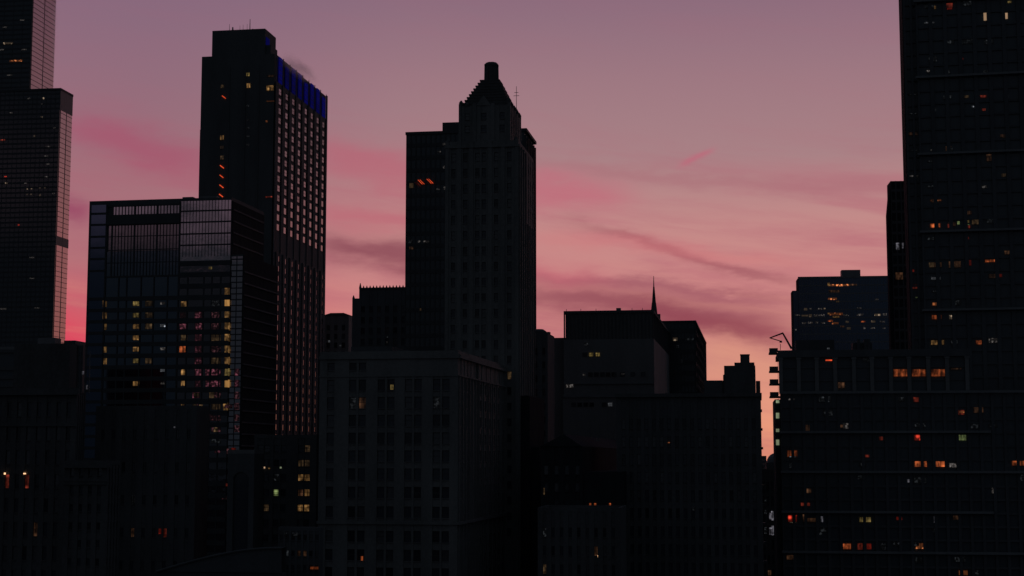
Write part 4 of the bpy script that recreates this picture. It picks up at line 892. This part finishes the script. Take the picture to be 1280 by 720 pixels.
B = Bld('old_stone_block', 'sooty shade-darkened old stone block with a square attic, below the black stepped skyscraper', 'office building', -70, 96, 107, 490, 330, 9)
w, L, zt = B.w, B.L, B.h; m = MB(); d = .5; m.box(0, w - d, d, L, 0, zt)
rows = [(B.front(50, 512 + 30 * i + 9)[1], B.front(50, 512 + 30 * i - 9)[1]) for i in range(9)]
wall_grid(m, B, 'F', 0, 0, w, 0, zt, even(0, w, 13, .45, .6), rows, d, 0); wall_grid(m, B, 'R', w, d, L, 0, zt, even(d, L, 4, .4), rows, d, -1)
m.build('wall', LIME_DARK, B.root)
at_ = MB(); za = B.front(60, 431, 5)[1]; xa, xb = B.fx(27, 460, 5), B.fx(96, 460, 5)
at_.box(xa, xb, 5.5, L - 3, zt, za)
for p0, p1 in ((27, 32), (78, 83), (93, 96)): at_.box(B.fx(p0, 460, 5), B.fx(p1, 460, 5), 5, 5.499, zt, za - .3)
at_.box(xa, xb, 4.8, 5.499, za - 2, za - .302); at_.build('attic', LIME_DARK, B.root)
co = MB(); co.box(-.4, w + .6, -.8, -.002, zt - .6, zt + .8); co.box(-.2, w + .3, -.3, -.002, B.front(50, 533)[1], B.front(50, 529)[1]); co.build('cornice', LIME_DARK, B.root)
rt = MB(); rt.box(xa + 3, xa + 7, 6, 9, za, za + 1.6); rt.build('rooftop_unit', PAINT, B.root); rt = MB(); rt.bar((w * .97, 8, zt), (w * .97, 8, B.front(103, 440, 8)[1]), .12); rt.build('flagpole', PAINT, B.root)
B.light([(6, 590, RED_LO), (31, 590, RED_LO), (45, 656, BROWN)], 20)
B.lit_panes([(6.5, 592, 2.0, 2.2, WBULB), (31, 592, 3.0, 1.6, WBULB), (104, 466, 2.4, 4, GREYW), (109, 484, 2, 5, GREYW)], -.15, -1)
B.finish(most=90)

B = Bld('classical_annexe', 'lower pale annexe with a moulded cornice, before the sooty shade-darkened old stone block', 'office building', 81, 134, 150, 581, 262, 9)
w, L, zt = B.w, B.L, B.h; m = MB(); d = .4; m.box(0, w - d, d, L, 0, zt); rows = [(B.front(100, y + 5)[1], B.front(100, y - 5)[1]) for y in (590, 613, 635, 658, 680, 703, 726)]
wall_grid(m, B, 'F', 0, 0, w, 0, zt, even(0, w, 4, .42, .5), rows, d, 0); wall_grid(m, B, 'R', w, d, L, 0, zt, even(d, L, 4, .4), rows, d, -1); m.build('wall', LIME_DARK, B.root)  # annexe stone coloured darker in place of street-canyon shade
co = MB()
for y, o_ in ((583, .6), (600, .3), (604, .2)): z = B.front(100, y)[1]; co.box(-.2, w + o_, -o_, -.002, z - .25, z + .25)
co.build('cornice', LIME_DARK, B.root); roof_of(B, 0, w, 0, L, zt, ROOFM, .7, LIME_DARK); B.finish(most=60)

B = Bld('dark_warehouse', 'unlit dark block with one red window, below the glass hotel', 'office building', 120, 246, 262, 512, 340, 9)
w, L, zt = B.w, B.L, B.h; m = MB(); d = .4; m.box(0, w - d, d, L, 0, zt); rows = [(B.front(180, y + 6)[1], B.front(180, y - 6)[1]) for y in (543, 584, 625, 666, 707)]
wall_grid(m, B, 'F', 0, 0, w, 0, zt, even(0, w, 9, .34, .5), rows, d, 1); m.box(w - d, w, d, L, 0, zt); m.build('wall', DARKBRICK, B.root)
roof_of(B, 0, w, 0, L, zt, ROOFM, .9, DARKBRICK)
B.light([(172, 625, GREYL), (172, 666, BROWN), (200, 664, RED_LO)], 18); B.lit_panes([(200, 664, 3, 6, REDL), (218.5, 534, 2, 1.6, GREYW)], -.1, -1); B.finish(most=60)

B = Bld('arched_block', 'dim pale block with one tall arched recess, below the grey glass strip', 'office building', 285, 318, 330, 567, 330, 9)
w, L, zt = B.w, B.L, B.h; m = MB(); m.box(0, w, .6, L, 0, zt); xa, xb = w * .22, w * .8; zs_ = B.front(300, 600)[1]; cxx, rr_ = (xa + xb) / 2, (xb - xa) / 2
m.box(0, xa, 0, .6, 0, zt); m.box(xb, w, 0, .6, 0, zt)
for i in range(12):
    x_0, x_1 = xa + (xb - xa) * i / 12, xa + (xb - xa) * (i + 1) / 12; xm_ = (x_0 + x_1) / 2; m.box(x_0, x_1, 0, .6, zs_ + math.sqrt(max(0, rr_ ** 2 - (xm_ - cxx) ** 2)), zt)
m.build('wall', CONC_DARK, B.root); a = MB(); a.box(xa + .01, xb - .01, .5, .595, 0, zs_ + rr_ - .1); a.build('arched_window', GLASS, B.root)  # darker concrete stands in for canyon shade on this wall
roof_of(B, 0, w, 0, L, zt, ROOFM, .8, CONCRETE)

B = Bld('lit_corner_block', 'dark block with a column of paired amber windows, left of the limestone block', 'apartment building', 318, 396, 402, 548, 345, 9)
w, L, zt = B.w, B.L, B.h; m = MB(); d = .4; m.box(0, w, d, L, 0, zt); rows = [(B.front(360, y + 4.6)[1], B.front(360, y - 4.6)[1]) for y in (561, 579, 597, 616, 635, 654, 673)]
cols = [(B.fx(p - 3.6, 600), B.fx(p + 3.6, 600)) for p in (325, 333, 345, 354, 375.5, 383.5)]
wall_grid(m, B, 'F', 0, 0, w, 0, zt, cols, rows, d, 0); m.build('wall', DARKBRICK, B.root); roof_of(B, 0, w, 0, L, zt, ROOFM, .8, DARKBRICK)
B.light([(383.5, 561, AMBER_LO), (375.5, 579, AMBER_LO), (383.5, 579, AMBER_LO), (375.5, 597, AMBER), (383.5, 597, AMBER), (383.5, 616, AMBER), (375.5, 616, BROWN), (375.5, 635, AMBER), (383.5, 635, AMBER), (325, 616, GREEN), (345, 616, GREEN), (333, 635, AMBER_LO), (345, 597, GREYL)], 9)
B.lit_panes([(330.5, 584.5, 2, 2, PEACH), (336.5, 585, 2, 2, AMBER), (351, 584.5, 2, 2, GREENB)], -.1, -1); B.finish(most=60)

B = Bld('street_corner_block', 'low block with dim shop lights at the bottom, against the limestone block', 'shop building', 348, 400, 404, 664, 290, 9)
w, L, zt = B.w, B.L, B.h; m = MB(); d = .3; m.box(0, w, d, L, 0, zt); rows = [(B.front(370, y + 4)[1], B.front(370, y - 4)[1]) for y in (672, 692, 710, 728)]
wall_grid(m, B, 'F', 0, 0, w, 0, zt, even(0, w, 7, .6), rows, d, 0); m.build('wall', CONC_DARK, B.root); roof_of(B, 0, w, 0, L, zt, ROOFM, .7, CONC_DARK)
B.light([(371, 692, BROWN), (356, 692, GREYL), (385, 692, BROWN), (378, 692, BROWN)], 12); B.lit_panes([(393, 710, 10, 3, ORANGE), (357, 668, 3, 4, GREYL), (369, 668, 6, 4, GREYL)], -.1, -1); B.finish(most=60)

B = Bld('curved_roof_hall', 'low hall with a long shallow curved roof at the bottom left', 'hall', 196, 352, 358, 702, 280, 9)
w, L, zt = B.w, B.L, B.h; m = MB(); m.box(0, w, .2, L, 0, zt - 2); m.build('wall', GRANITE, B.root)
rf = MB(); n = 14
for i in range(n):
    f0, f1 = i / n, (i + 1) / n; za, zb = [zt - 2 + 4.4 * math.sin(f * math.pi * .5) for f in (f0, f1)]; b0 = len(rf.v)
    rf.v += [(w * f0, 0, zt - 2), (w * f1, 0, zt - 2), (w * f1, 0, zb), (w * f0, 0, za + .001), (w * f0, L, zt - 2), (w * f1, L, zt - 2), (w * f1, L, zb), (w * f0, L, za + .001)]
    for q in ((0, 1, 2, 3), (7, 6, 5, 4), (3, 2, 6, 7)): rf.f.append(tuple(b0 + k for k in q)); rf.mi.append(0)
rf.build('roof', GRANITE, B.root)
rs = MB()
for i in range(n):
    f0, f1 = i / n, (i + 1) / n; rs.bar((w * f0, -.1, zt - 2 + 4.4 * math.sin(f0 * math.pi * .5)), (w * f1, -.1, zt - 2 + 4.4 * math.sin(f1 * math.pi * .5)), .22)
rs.build('roof_edge', CONC_DARK, B.root)

# ------------------------------------------------------------------ view
S.render.engine = 'CYCLES'
S.view_settings.view_transform = 'Standard'; S.view_settings.look = 'None'; S.view_settings.exposure = 0; S.view_settings.gamma = 1
S.cycles.use_denoising = True; S.cycles.max_bounces = 6
S.cycles.volume_step_rate = 1; S.cycles.volume_bounces = 6
